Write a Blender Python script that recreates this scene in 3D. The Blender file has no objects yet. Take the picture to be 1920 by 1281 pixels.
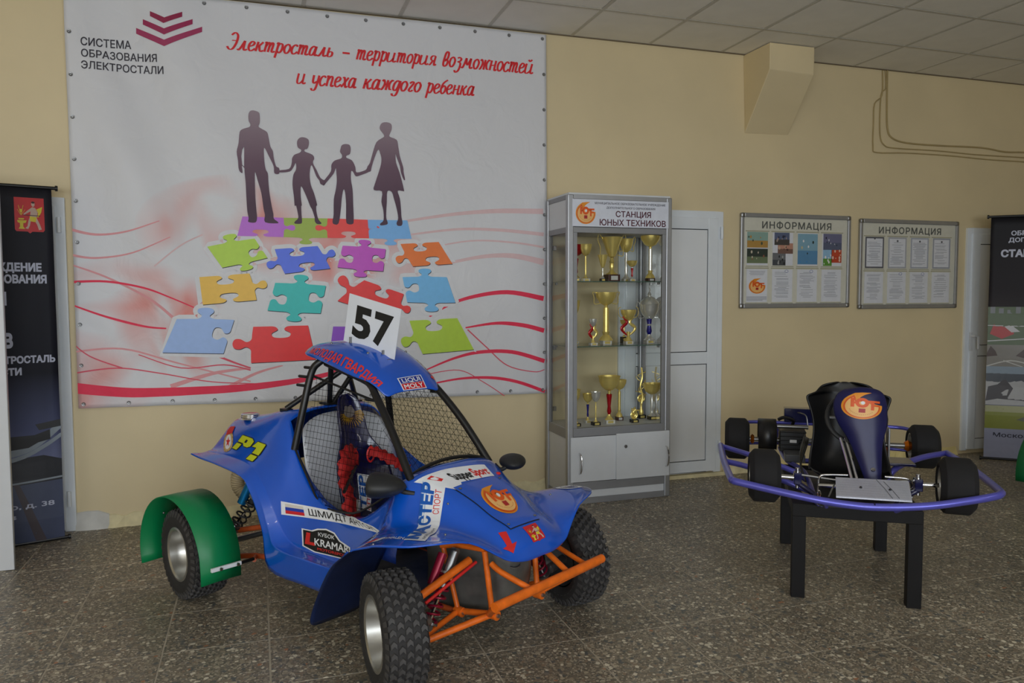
import bpy, bmesh, math, random
from math import sin, cos, pi, radians, sqrt, atan2, exp
from mathutils import Vector, Matrix
from mathutils.geometry import tessellate_polygon
from mathutils.bvhtree import BVHTree
random.seed(7)
SC = bpy.context.scene
COL = SC.collection

# ------------------------------------------------------------------ camera, world, lights, exposure
YAW, PITCH, ROLL, FPX = 0.31590, 0.06037, -0.00352, 1457.17
CAM = Vector((0.0, -5.1640, 1.4))
_f = Vector((sin(YAW) * cos(PITCH), cos(YAW) * cos(PITCH), -sin(PITCH)))
_r0 = Vector((cos(YAW), -sin(YAW), 0)); _u0 = _r0.cross(_f)
_r = _r0 * cos(ROLL) + _u0 * sin(ROLL); _u = -_r0 * sin(ROLL) + _u0 * cos(ROLL)
cd = bpy.data.cameras.new('camera'); cam = bpy.data.objects.new('camera', cd); COL.objects.link(cam)
cd.sensor_width = 36; cd.lens = FPX / 1920 * 36; cd.clip_start = 0.05
cam.matrix_world = Matrix(((_r.x, _u.x, -_f.x, CAM.x), (_r.y, _u.y, -_f.y, CAM.y), (_r.z, _u.z, -_f.z, CAM.z), (0, 0, 0, 1)))
SC.camera = cam
SC.view_settings.view_transform = 'Standard'; SC.view_settings.look = 'None'
SC.view_settings.exposure = -0.07; SC.view_settings.gamma = 1; SC.view_settings.use_curve_mapping = False
W = bpy.data.worlds.new('world'); SC.world = W; W.use_nodes = True
W.node_tree.nodes['Background'].inputs[0].default_value = (0.75, 0.82, 0.92, 1)
W.node_tree.nodes['Background'].inputs[1].default_value = 0.4
SC.cycles.max_bounces = 8; SC.cycles.transparent_max_bounces = 16
SC.cycles.caustics_reflective = False; SC.cycles.caustics_refractive = False
SC.cycles.sample_clamp_indirect = 6

def area(name, loc, tgt, sx, sy, power, col):
    l = bpy.data.lights.new(name, 'AREA'); l.shape = 'RECTANGLE'; l.size = sx; l.size_y = sy; l.energy = power; l.color = col
    o = bpy.data.objects.new(name, l); COL.objects.link(o); o.location = loc
    o.rotation_euler = (Vector(tgt) - Vector(loc)).to_track_quat('-Z', 'Y').to_euler(); return o
# daylight through the three windows of the wall behind the camera
for _x, _p in ((-3.2, 118), (-0.4, 85), (2.4, 76)):
    area('window_daylight', (_x, -8.7, 1.6), (_x, 0, 3.9), 2.2, 1.7, _p, (0.86, 0.93, 1.0))
# fluorescent lamps on the ceiling behind the camera
for _x, _y in ((-1.5, -5.6), (1.5, -5.6), (4.5, -5.6)):
    area('tube_light', (_x, _y, 3.12), (_x, _y, 0), 1.2, 0.10, 9, (1.0, 0.95, 0.86))

def ray(px, py):
    return (_f * FPX + _r * (px - 960) + _u * (640.5 - py))
def aty(px, py, Y=0.0):
    d = ray(px, py); return CAM + d * ((Y - CAM.y) / d.y)
def atz(px, py, Z=0.0):
    d = ray(px, py); return CAM + d * ((Z - CAM.z) / d.z)
def atx(px, py, X=0.0):
    d = ray(px, py); return CAM + d * ((X - CAM.x) / d.x)

# ------------------------------------------------------------------ materials
def lin(c):
    return tuple(((v / 255) / 12.92 if v / 255 <= 0.04045 else ((v / 255 + 0.055) / 1.055) ** 2.4) for v in c) + (1,)
MATS = {}
def mat(name, c, rough=0.5, metal=0.0, var=0.06, scale=12.0, bump=0.0, bscale=80.0, coat=0.0, spec=0.5, rvar=0.0):
    if name in MATS: return MATS[name]
    m = bpy.data.materials.new(name); m.use_nodes = True; nt = m.node_tree; b = nt.nodes['Principled BSDF']
    b.inputs['Roughness'].default_value = rough; b.inputs['Metallic'].default_value = metal
    b.inputs['Coat Weight'].default_value = coat; b.inputs['Specular IOR Level'].default_value = spec
    tc = nt.nodes.new('ShaderNodeTexCoord'); n = nt.nodes.new('ShaderNodeTexNoise')
    n.inputs['Scale'].default_value = scale; n.inputs['Detail'].default_value = 4
    nt.links.new(tc.outputs['Object'], n.inputs['Vector'])
    r = nt.nodes.new('ShaderNodeValToRGB'); L = lin(c)
    r.color_ramp.elements[0].position = 0.3; r.color_ramp.elements[1].position = 0.7
    r.color_ramp.elements[0].color = tuple(max(0, v * (1 - var)) for v in L[:3]) + (1,)
    r.color_ramp.elements[1].color = tuple(min(1, v * (1 + var)) for v in L[:3]) + (1,)
    nt.links.new(n.outputs['Fac'], r.inputs['Fac']); nt.links.new(r.outputs['Color'], b.inputs['Base Color'])
    if rvar:
        mr = nt.nodes.new('ShaderNodeMapRange'); mr.inputs['To Min'].default_value = max(0, rough - rvar); mr.inputs['To Max'].default_value = rough + rvar
        nt.links.new(n.outputs['Fac'], mr.inputs['Value']); nt.links.new(mr.outputs['Result'], b.inputs['Roughness'])
    if bump:
        n2 = nt.nodes.new('ShaderNodeTexNoise'); n2.inputs['Scale'].default_value = bscale; n2.inputs['Detail'].default_value = 3
        nt.links.new(tc.outputs['Object'], n2.inputs['Vector'])
        bp = nt.nodes.new('ShaderNodeBump'); bp.inputs['Strength'].default_value = bump; bp.inputs['Distance'].default_value = 0.004
        nt.links.new(n2.outputs['Fac'], bp.inputs['Height']); nt.links.new(bp.outputs['Normal'], b.inputs['Normal'])
    MATS[name] = m; return m
def prt(c, rough=0.6):
    return mat('print_%02x%02x%02x_%d' % (c[0], c[1], c[2], int(rough * 100)), c, rough, var=0.03, scale=30)
def glass(name, tint, refl=0.10):
    m = bpy.data.materials.new(name); m.use_nodes = True; nt = m.node_tree; nt.nodes.remove(nt.nodes['Principled BSDF'])
    o = nt.nodes['Material Output']; t = nt.nodes.new('ShaderNodeBsdfTransparent'); g = nt.nodes.new('ShaderNodeBsdfGlossy')
    t.inputs[0].default_value = tint; g.inputs['Roughness'].default_value = 0.02
    fr = nt.nodes.new('ShaderNodeFresnel'); fr.inputs[0].default_value = 1.45
    ml = nt.nodes.new('ShaderNodeMath'); ml.operation = 'MULTIPLY'; ml.inputs[1].default_value = refl * 10
    mx = nt.nodes.new('ShaderNodeMixShader')
    nt.links.new(fr.outputs[0], ml.inputs[0]); nt.links.new(ml.outputs[0], mx.inputs[0])
    nt.links.new(t.outputs[0], mx.inputs[1]); nt.links.new(g.outputs[0], mx.inputs[2]); nt.links.new(mx.outputs[0], o.inputs[0]); return m

def terrazzo():
    m = bpy.data.materials.new('terrazzo'); m.use_nodes = True; nt = m.node_tree; N = nt.nodes; Lk = nt.links; b = N['Principled BSDF']
    geo = N.new('ShaderNodeNewGeometry'); oi = N.new('ShaderNodeObjectInfo')
    vm = N.new('ShaderNodeVectorMath'); vm.operation = 'MULTIPLY_ADD'
    cx = N.new('ShaderNodeCombineXYZ'); Lk.new(oi.outputs['Random'], cx.inputs[0]); Lk.new(oi.outputs['Random'], cx.inputs[1]); cx.inputs[2].default_value = 0
    vm.inputs[1].default_value = (37, 53, 0); Lk.new(cx.outputs[0], vm.inputs[0]); Lk.new(geo.outputs['Position'], vm.inputs[2])
    nz = N.new('ShaderNodeTexNoise'); nz.inputs['Scale'].default_value = 40; Lk.new(vm.outputs[0], nz.inputs['Vector'])
    wv = N.new('ShaderNodeVectorMath'); wv.operation = 'MULTIPLY_ADD'; wv.inputs[1].default_value = (0.012, 0.012, 0.012)
    Lk.new(nz.outputs['Color'], wv.inputs[0]); Lk.new(vm.outputs[0], wv.inputs[2])
    cols = []
    base = None
    def vor(scale, stops):
        v = N.new('ShaderNodeTexVoronoi'); v.inputs['Scale'].default_value = scale; v.voronoi_dimensions = '2D' if False else '3D'
        Lk.new(wv.outputs[0], v.inputs['Vector'])
        sp = N.new('ShaderNodeSeparateColor'); Lk.new(v.outputs['Color'], sp.inputs[0])
        r = N.new('ShaderNodeValToRGB'); r.color_ramp.interpolation = 'CONSTANT'
        els = r.color_ramp.elements
        while len(els) < len(stops): els.new(0.5)
        for e, (p_, c_) in zip(els, stops): e.position = p_; e.color = lin(c_)
        Lk.new(sp.outputs[0], r.inputs['Fac'])
        return v, sp, r
    v1, s1, r1 = vor(60, [(0, (112, 108, 98)), (0.18, (140, 130, 112)), (0.34, (120, 108, 92)), (0.46, (86, 88, 86)), (0.6, (156, 146, 126)), (0.74, (128, 112, 94)), (0.84, (196, 188, 168)), (0.985, (156, 110, 80))])
    v2, s2, r2 = vor(150, [(0, (112, 104, 90)), (0.35, (92, 88, 78)), (0.6, (132, 122, 106)), (0.85, (170, 160, 142))])
    # big chips where the cell is close to its seed and its random value is high
    mask = N.new('ShaderNodeMath'); mask.operation = 'LESS_THAN'
    rad = N.new('ShaderNodeMapRange'); rad.inputs['To Min'].default_value = 0.0; rad.inputs['To Max'].default_value = 0.72
    Lk.new(s1.outputs[1], rad.inputs['Value']); Lk.new(v1.outputs['Distance'], mask.inputs[0]); Lk.new(rad.outputs[0], mask.inputs[1])
    mx = N.new('ShaderNodeMix'); mx.data_type = 'RGBA'
    Lk.new(mask.outputs[0], mx.inputs['Factor']); Lk.new(r2.outputs[0], mx.inputs['A']); Lk.new(r1.outputs[0], mx.inputs['B'])
    # large soft dirt and per tile tone
    n3 = N.new('ShaderNodeTexNoise'); n3.inputs['Scale'].default_value = 1.3; n3.inputs['Detail'].default_value = 5; Lk.new(geo.outputs['Position'], n3.inputs['Vector'])
    mr = N.new('ShaderNodeMapRange'); mr.inputs['From Min'].default_value = 0.3; mr.inputs['From Max'].default_value = 0.7; mr.inputs['To Min'].default_value = 1.05; mr.inputs['To Max'].default_value = 1.42
    Lk.new(n3.outputs['Fac'], mr.inputs['Value'])
    mt = N.new('ShaderNodeMapRange'); mt.inputs['To Min'].default_value = 0.88; mt.inputs['To Max'].default_value = 1.1; Lk.new(oi.outputs['Random'], mt.inputs['Value'])
    mm = N.new('ShaderNodeMath'); mm.operation = 'MULTIPLY'; Lk.new(mr.outputs[0], mm.inputs[0]); Lk.new(mt.outputs[0], mm.inputs[1])
    sc = N.new('ShaderNodeVectorMath'); sc.operation = 'SCALE'; Lk.new(mx.outputs['Result'], sc.inputs[0]); Lk.new(mm.outputs[0], sc.inputs['Scale'])
    Lk.new(sc.outputs[0], b.inputs['Base Color'])
    rr = N.new('ShaderNodeMapRange'); rr.inputs['To Min'].default_value = 0.25; rr.inputs['To Max'].default_value = 0.6; Lk.new(nz.outputs['Fac'], rr.inputs['Value'])
    Lk.new(rr.outputs[0], b.inputs['Roughness'])
    bp = N.new('ShaderNodeBump'); bp.inputs['Strength'].default_value = 0.15; bp.inputs['Distance'].default_value = 0.002
    Lk.new(v2.outputs['Distance'], bp.inputs['Height']); Lk.new(bp.outputs['Normal'], b.inputs['Normal'])
    return m

def gradz(name, stops, z0, z1, rough=0.6):
    """a printed colour gradient running up the sheet (object z from z0 to z1)"""
    m = bpy.data.materials.new(name); m.use_nodes = True; nt = m.node_tree; b = nt.nodes['Principled BSDF']; b.inputs['Roughness'].default_value = rough; b.inputs['Specular IOR Level'].default_value = .3
    tc = nt.nodes.new('ShaderNodeTexCoord'); s = nt.nodes.new('ShaderNodeSeparateXYZ'); mr = nt.nodes.new('ShaderNodeMapRange')
    mr.inputs['From Min'].default_value = z0; mr.inputs['From Max'].default_value = z1
    nt.links.new(tc.outputs['Object'], s.inputs[0]); nt.links.new(s.outputs['Z'], mr.inputs['Value'])
    r = nt.nodes.new('ShaderNodeValToRGB'); els = r.color_ramp.elements
    while len(els) < len(stops): els.new(0.5)
    for e, (p_, c_) in zip(els, stops): e.position = p_; e.color = lin(c_)
    nt.links.new(mr.outputs[0], r.inputs['Fac']); nt.links.new(r.outputs[0], b.inputs['Base Color']); return m

M = {}
M['wall'] = mat('wall_paint', (224, 206, 166), 0.55, var=0.05, scale=1.5, bump=0.12, bscale=25)
M['plaster'] = mat('chipped_plaster', (226, 214, 172), 0.8, var=0.12, scale=14, bump=0.5, bscale=40)
M['ceil'] = mat('ceiling_panel', (236, 233, 226), 0.8, var=0.03, scale=6, bump=0.1, bscale=90)
M['grid'] = mat('ceiling_grid', (196, 192, 182), 0.6)
M['grout'] = mat('grout', (178, 168, 150), 0.8, var=0.12, scale=9)
M['terr'] = terrazzo()
M['pvc'] = mat('white_door_plastic', (232, 237, 242), 0.35, var=0.02)
M['pvcpanel'] = mat('door_infill_panel', (234, 236, 238), 0.4, var=0.03, scale=2)
M['gasket'] = mat('black_gasket', (40, 42, 46), 0.6)
M['white'] = mat('white_laminate', (212, 214, 218), 0.4, var=0.02)
M['alu'] = mat('brushed_aluminium', (178, 180, 184), 0.42, 0.75, var=0.04, scale=20)
M['alud'] = mat('grey_aluminium_band', (150, 151, 154), 0.5, 0.5, var=0.04)
M['cabw'] = mat('cabinet_laminate', (216, 219, 223), 0.45, var=0.02)
M['glass'] = glass('clear_glass', (0.985, 0.995, 0.98, 1), 0.07)
M['glassedge'] = mat('green_glass_edge', (70, 96, 88), 0.15)
M['glassshelf'] = glass('shelf_glass', (0.93, 0.97, 0.94, 1), 0.10)
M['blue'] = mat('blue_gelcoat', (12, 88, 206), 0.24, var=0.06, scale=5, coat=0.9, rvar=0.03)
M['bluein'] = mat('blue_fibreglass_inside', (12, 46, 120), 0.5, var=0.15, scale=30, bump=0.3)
M['flap'] = mat('dark_blue_mudflap', (18, 34, 72), 0.35, var=0.25, scale=8)
M['green'] = mat('green_mudguard_plastic', (0, 128, 74), 0.4, var=0.05, scale=6)
M['orange'] = mat('orange_chassis_paint', (240, 114, 30), 0.4, var=0.16, scale=22, bump=0.1)
M['rust'] = mat('worn_orange_paint', (186, 82, 34), 0.5, var=0.2, scale=20)
M['tyre'] = mat('tyre_rubber', (44, 42, 42), 0.75, var=0.15, scale=20, bump=0.2)
M['tread'] = mat('tread_rubber', (70, 68, 68), 0.7, var=0.2, scale=30, bump=0.2)
M['rim'] = mat('cast_aluminium_rim', (190, 188, 182), 0.32, 0.85, var=0.06)
M['black'] = mat('black_powder_coat', (22, 22, 24), 0.35, var=0.1)
M['net'] = mat('black_net_wire', (12, 12, 13), 0.85, var=0.05, spec=0.1)
M['blackm'] = mat('matt_black_plastic', (34, 35, 37), 0.5, var=0.1, bump=0.1)
M['stand'] = mat('black_stand_paint', (14, 12, 13), 0.5, var=0.15, spec=0.25)
M['bulk'] = mat('dark_stained_fibreglass', (88, 87, 84), 0.35, var=0.45, scale=9, bump=0.3, bscale=30)
M['grey'] = mat('grey_interior_gelcoat', (206, 208, 214), 0.3, var=0.05, scale=3)
M['navy'] = mat('dark_navy_gelcoat', (20, 22, 66), 0.18, var=0.1, coat=0.5)
M['navyk'] = mat('navy_kart_plastic', (24, 26, 78), 0.4, var=0.1)
M['harness'] = mat('red_harness_webbing', (176, 26, 26), 0.7, var=0.15, scale=40, bump=0.3, bscale=200)
M['chrome'] = mat('chrome', (220, 220, 222), 0.12, 1.0, var=0.02)
M['steel'] = mat('dull_steel', (150, 150, 150), 0.35, 0.9, var=0.1)
M['plate'] = mat('white_number_plate', (228, 232, 240), 0.4, var=0.02)
M['ink'] = prt((16, 16, 18)); M['whitep'] = prt((236, 238, 242), 0.45)
M['redp'] = prt((214, 40, 36), 0.5)
M['hose'] = mat('beige_corrugated_hose', (176, 158, 124), 0.6, var=0.1)
M['shockblue'] = mat('blue_anodised', (10, 110, 170), 0.22, 0.7)
M['shockred'] = mat('crimson_spring_paint', (150, 20, 52), 0.3, 0.3)
M['purple'] = mat('violet_metallic_tube', (100, 100, 204), 0.28, 0.4, var=0.06, coat=0.3)
M['orangeano'] = mat('orange_anodised', (222, 120, 20), 0.25, 0.7)
M['slick'] = mat('slick_tyre', (24, 23, 25), 0.85, var=0.1, scale=10)
M['seatb'] = mat('black_seat_shell', (14, 15, 18), 0.38, var=0.1)
M['gold'] = mat('gold_metal', (252, 228, 138), 0.27, 0.62, var=0.04)
M['silver'] = mat('silver_metal', (232, 232, 228), 0.24, 0.65, var=0.03)
M['tred'] = mat('red_enamel', (170, 10, 24), 0.2, 0.2)
M['tblue'] = mat('blue_enamel', (24, 24, 130), 0.2, 0.2)
M['marbw'] = mat('white_marble', (206, 204, 198), 0.3, var=0.12, scale=30)
M['marbb'] = mat('black_marble', (26, 26, 28), 0.25, var=0.3, scale=30)
M['wood'] = mat('dark_red_wood', (62, 22, 20), 0.35, var=0.2, scale=30)
M['cable'] = mat('painted_cable', (176, 156, 110), 0.5)

# ------------------------------------------------------------------ geometry helpers
class MB:
    def __init__(s): s.v = []; s.f = []
    def add(s, vs, fs):
        k = len(s.v); s.v += [tuple(v) for v in vs]; s.f += [tuple(i + k for i in f) for f in fs]; return s
    def box(s, x0, x1, y0, y1, z0, z1):
        return s.add([(x0,y0,z0),(x1,y0,z0),(x1,y1,z0),(x0,y1,z0),(x0,y0,z1),(x1,y0,z1),(x1,y1,z1),(x0,y1,z1)],
                     [(0,3,2,1),(4,5,6,7),(0,1,5,4),(1,2,6,5),(2,3,7,6),(3,0,4,7)])
    def cbox(s, c, d, R=None):
        k = len(s.v); s.box(-d[0]/2, d[0]/2, -d[1]/2, d[1]/2, -d[2]/2, d[2]/2)
        for i in range(k, len(s.v)):
            v = Vector(s.v[i]); v = (R @ v if R else v) + Vector(c); s.v[i] = tuple(v)
        return s
    def tube(s, pts, r, n=10, closed=False, flat=None):
        P = [Vector(p) for p in pts]; m = len(P); rs = r if isinstance(r, (list, tuple)) else [r] * m
        T = []
        for i in range(m):
            if closed: t = P[(i+1) % m] - P[(i-1) % m]
            else: t = P[min(i+1, m-1)] - P[max(i-1, 0)]
            T.append(t.normalized())
        a = Vector((0, 0, 1)) if abs(T[0].z) < 0.9 else Vector((1, 0, 0))
        nrm = (a - T[0] * a.dot(T[0])).normalized(); k = len(s.v)
        for i in range(m):
            nrm = (nrm - T[i] * nrm.dot(T[i])); nrm = nrm.normalized() if nrm.length > 1e-6 else T[i].orthogonal().normalized()
            bn = T[i].cross(nrm)
            for j in range(n):
                an = 2 * pi * j / n; s.v.append(tuple(P[i] + (nrm * cos(an) + bn * sin(an) * (flat or 1)) * rs[i]))
        for i in range(m if closed else m - 1):
            i2 = (i + 1) % m
            for j in range(n): s.f.append((k+i*n+j, k+i*n+(j+1) % n, k+i2*n+(j+1) % n, k+i2*n+j))
        if not closed:
            s.f.append(tuple(k + j for j in reversed(range(n)))); s.f.append(tuple(k + (m-1)*n + j for j in range(n)))
        return s
    def cyl(s, a, b, r, n=16): return s.tube([a, b], r, n)
    def lathe(s, prof, c=(0,0,0), axis='z', n=24, sc=(1, 1)):
        k = len(s.v); m = len(prof)
        for (r, h) in prof:
            for j in range(n):
                an = 2*pi*j/n; a, b = r*cos(an)*sc[0], r*sin(an)*sc[1]
                p = {'z': (a, b, h), 'y': (a, h, b), 'x': (h, a, b)}[axis]
                s.v.append((p[0]+c[0], p[1]+c[1], p[2]+c[2]))
        for i in range(m-1):
            for j in range(n):
                q = (k+i*n+j, k+i*n+(j+1) % n, k+(i+1)*n+(j+1) % n, k+(i+1)*n+j); s.f.append(q if axis != 'y' else q[::-1])
        return s
    def grid(s, rows, holes=()):
        n = len(rows[0]); k = len(s.v)
        for r in rows: s.v += [tuple(p) for p in r]
        for i in range(len(rows)-1):
            for j in range(n-1):
                if (i, j) in holes: continue
                s.f.append((k+i*n+j, k+i*n+j+1, k+(i+1)*n+j+1, k+(i+1)*n+j))
        return s
    def sphere(s, c, r, n=14, m=8, sc=(1,1,1)):
        rows = []
        for i in range(m+1):
            t = pi*i/m; rows.append([(c[0]+r*sc[0]*sin(t)*cos(2*pi*j/n), c[1]+r*sc[1]*sin(t)*sin(2*pi*j/n), c[2]+r*sc[2]*cos(t)) for j in range(n+1)])
        return s.grid(rows)
    def build(s, name, m, parent=None, world=False, smooth=True, ang=38, bevel=0, sub=0, solid=0, soff=-1, label=None, kind=None):
        me = bpy.data.meshes.new(name); vs = s.v
        if world and parent is not None:
            Mi = root_mat(parent).inverted(); vs = [tuple(Mi @ Vector(v)) for v in vs]
        me.from_pydata(vs, [], s.f)
        bm = bmesh.new(); bm.from_mesh(me); bmesh.ops.remove_doubles(bm, verts=bm.verts, dist=1e-6)
        bmesh.ops.recalc_face_normals(bm, faces=bm.faces)
        bm.to_mesh(me); bm.free()
        if smooth:
            me.shade_smooth()
            if not sub: me.set_sharp_from_angle(angle=radians(ang))
        if m: me.materials.append(m)
        o = bpy.data.objects.new(name, me); COL.objects.link(o)
        if parent: o.parent = parent
        if bevel:
            b = o.modifiers.new('bevel', 'BEVEL'); b.width = bevel; b.segments = 2; b.limit_method = 'ANGLE'
        if sub:
            b = o.modifiers.new('sub', 'SUBSURF'); b.levels = b.render_levels = sub
        if solid:
            b = o.modifiers.new('solid', 'SOLIDIFY'); b.thickness = solid; b.offset = soff
        if label: o['label'] = label
        if kind: o['kind'] = kind
        return o
def root_mat(o):
    Mx = Matrix.Identity(4)
    while o is not None:
        Mx = Matrix.LocRotScale(o.location, o.rotation_euler, o.scale) @ Mx; o = o.parent
    return Mx
def thing(name, label, cat, loc=(0,0,0), rotz=0, group=None):
    o = bpy.data.objects.new(name, None); COL.objects.link(o); o.empty_display_size = 0.05
    o.location = loc; o.rotation_euler = (0, 0, rotz); o['label'] = label; o['category'] = cat
    if group: o['group'] = group
    return o
def holder(name, parent, loc=(0,0,0), rot=(0,0,0)):
    o = bpy.data.objects.new(name, None); COL.objects.link(o); o.parent = parent; o.location = loc; o.rotation_euler = rot; o.empty_display_size = 0.05; return o
def struct(o): o['kind'] = 'structure'; return o
def copy_tree(o, parent=None):
    c = o.copy(); COL.objects.link(c); c.parent = parent
    for ch in [x for x in list(bpy.data.objects) if x.parent == o]: copy_tree(ch, c)
    return c
def my(pts): return [(p[0], -p[1], p[2]) for p in pts]
def crom(P, k=6, closed=False):
    P = [Vector(p) for p in P]; n = len(P); out = []
    rng = range(n if closed else n-1)
    for i in rng:
        p0 = P[(i-1) % n] if closed or i > 0 else P[0]; p1 = P[i]; p2 = P[(i+1) % n]; p3 = P[(i+2) % n] if closed or i+2 < n else P[-1]
        for j in range(k):
            t = j/k; out.append(0.5*((2*p1)+(p2-p0)*t+(2*p0-5*p1+4*p2-p3)*t*t+(3*p1-p0-3*p2+p3)*t**3))
    if not closed: out.append(P[-1])
    return out

# ---- flat prints: 2D shapes (u, v) cut into small pieces and laid on a surface
def tess(*loops):
    L = [[Vector((p[0], p[1], 0)) for p in lp] for lp in loops]
    fs = tessellate_polygon(L); vs = [(p.x, p.y) for lp in L for p in lp]
    return vs, [tuple(f) for f in fs]
def circ(cx, cy, rx, ry=None, n=28, a0=0, a1=360):
    ry = ry or rx
    if a1 - a0 >= 360: return [(cx+rx*cos(2*pi*i/n), cy+ry*sin(2*pi*i/n)) for i in range(n)]
    return [(cx+rx*cos(radians(a0+(a1-a0)*i/n)), cy+ry*sin(radians(a0+(a1-a0)*i/n))) for i in range(n+1)]
def ribbon(P, w):
    P = [Vector((p[0], p[1])) for p in P]; n = len(P); a = []; b = []
    for i in range(n):
        t = (P[min(i+1, n-1)] - P[max(i-1, 0)]).normalized(); q = Vector((-t.y, t.x)); ww = w[i] if isinstance(w, list) else w
        a.append(P[i]+q*ww/2); b.append(P[i]-q*ww/2)
    vs = [tuple(x) for x in a] + [tuple(x) for x in b]
    return vs, [(i, i+1, n+i+1, n+i) for i in range(n-1)]
_TC = {}
def textgeo(s, bold=0.0, shear=0.0, space=1.0):
    key = (s, bold, shear, space)
    if key in _TC: return _TC[key]
    c = bpy.data.curves.new('t', 'FONT'); c.body = s; c.offset = 0; c.shear = shear; c.space_character = space; c.resolution_u = 3
    o = bpy.data.objects.new('t', c); COL.objects.link(o)
    dg = bpy.context.evaluated_depsgraph_get(); cv_ = o.evaluated_get(dg).to_curve(dg)
    loops = []
    for sp in cv_.splines:
        bp_ = sp.bezier_points; n = len(bp_); L = []
        for i in range(n):
            p0, p1 = bp_[i], bp_[(i+1) % n]; A, B, C_, D = p0.co, p0.handle_right, p1.handle_left, p1.co
            st = (B-A).cross(D-A).length < 1e-5 and (C_-A).cross(D-A).length < 1e-5
            for k in range(1 if st else 3):
                t = k/3; L.append(Vector((*(A*(1-t)**3+B*3*t*(1-t)**2+C_*3*t*t*(1-t)+D*t**3).xy, 0)))
        if len(L) > 2: loops.append(L)
    def sar(L): return sum(L[i].x*L[(i+1) % len(L)].y-L[(i+1) % len(L)].x*L[i].y for i in range(len(L)))
    def ins(p, L):
        c_ = False
        for i in range(len(L)):
            q, w_ = L[i], L[i-1]
            if (q.y > p.y) != (w_.y > p.y) and p.x < (w_.x-q.x)*(p.y-q.y)/(w_.y-q.y)+q.x: c_ = not c_
        return c_
    def grow(L, d):
        n = len(L); sg = 1 if sar(L) > 0 else -1; out = []
        for i in range(n):
            e1 = (L[i]-L[i-1]); e2 = (L[(i+1) % n]-L[i])
            if e1.length < 1e-6 or e2.length < 1e-6: out.append(L[i]); continue
            e1.normalize(); e2.normalize(); n1 = Vector((e1.y, -e1.x, 0))*sg; n2 = Vector((e2.y, -e2.x, 0))*sg
            m_ = n1+n2; q = m_.length_squared
            out.append(L[i]+m_*(d*2/max(q, .9)))
        return out
    def isin(A, B): return sum(ins(p, B) for p in A)*2 > len(A)
    if bold:
        def par(L):       # outer outlines grow, counters shrink
            return -1 if any(Q is not L and sar(Q)*sar(L) < 0 and abs(sar(Q)) > abs(sar(L)) and isin(L, Q) for Q in loops) else 1
        loops = [grow(L, bold*par(L)) for L in loops]
    # non-zero winding fill by horizontal slabs, one glyph cluster at a time
    vs, fs = [], []
    cl_ = []
    for L in sorted(loops, key=lambda L: min(p.x for p in L)):
        a_, b_ = min(p.x for p in L), max(p.x for p in L)
        if cl_ and a_ < cl_[-1][1]-1e-4: cl_[-1][0].append(L); cl_[-1][1] = max(cl_[-1][1], b_)
        else: cl_.append([[L], b_])
    for Ls, _ in cl_:
        E = []
        for L in Ls:
            for i in range(len(L)):
                p, q = L[i-1], L[i]
                if abs(p.y-q.y) > 1e-7: E.append((p.x, p.y, q.x, q.y, 1) if p.y < q.y else (q.x, q.y, p.x, p.y, -1))
        ys = {round(e[1], 5) for e in E} | {round(e[3], 5) for e in E}
        for i in range(len(E)):
            ax, ay, bx, by, _w = E[i]
            for j in range(i):
                cx, cy, dx, dy, _w2 = E[j]
                if cy >= by or ay >= dy or min(ax, bx) > max(cx, dx) or min(cx, dx) > max(ax, bx): continue
                den = (bx-ax)*(dy-cy)-(by-ay)*(dx-cx)
                if abs(den) < 1e-10: continue
                t = ((cx-ax)*(dy-cy)-(cy-ay)*(dx-cx))/den; u = ((cx-ax)*(by-ay)-(cy-ay)*(bx-ax))/den
                if 0 < t < 1 and 0 < u < 1: ys.add(round(ay+(by-ay)*t, 5))
        ys = sorted(ys)
        for y0_, y1_ in zip(ys, ys[1:]):
            if y1_-y0_ < 1e-4: continue
            m_ = (y0_+y1_)/2; A = []
            for ax, ay, bx, by, w_ in E:
                if ay <= m_ < by:
                    f = lambda y: ax+(bx-ax)*(y-ay)/(by-ay)
                    A.append((f(m_), f(y0_), f(y1_), w_))
            A.sort(); wn = 0
            for a_ in A:
                if wn == 0: st_ = a_
                wn += a_[3]
                if wn == 0 and a_[0]-st_[0] > 1e-5:
                    k = len(vs); vs += [(st_[1], y0_), (a_[1], y0_), (a_[2], y1_), (st_[2], y1_)]; fs.append((k, k+1, k+2, k+3))
    o.to_curve_clear(); bpy.data.objects.remove(o); bpy.data.curves.remove(c)
    _TC[key] = (vs, fs); return _TC[key]
CAPH = 0.735
def text(s, u0, u1, v0, v1, bold=0.0, shear=0.0, space=1.0, caph=CAPH):
    """text whose left / right ends are u0 / u1 and whose baseline / cap height are v0 / v1"""
    vs, fs = textgeo(s, bold, shear, space); xs = [v[0] for v in vs]; a, b = min(xs), max(xs)
    return [(u0+(x-a)/(b-a)*(u1-u0), v0+y/caph*(v1-v0)) for x, y in vs], fs
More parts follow.
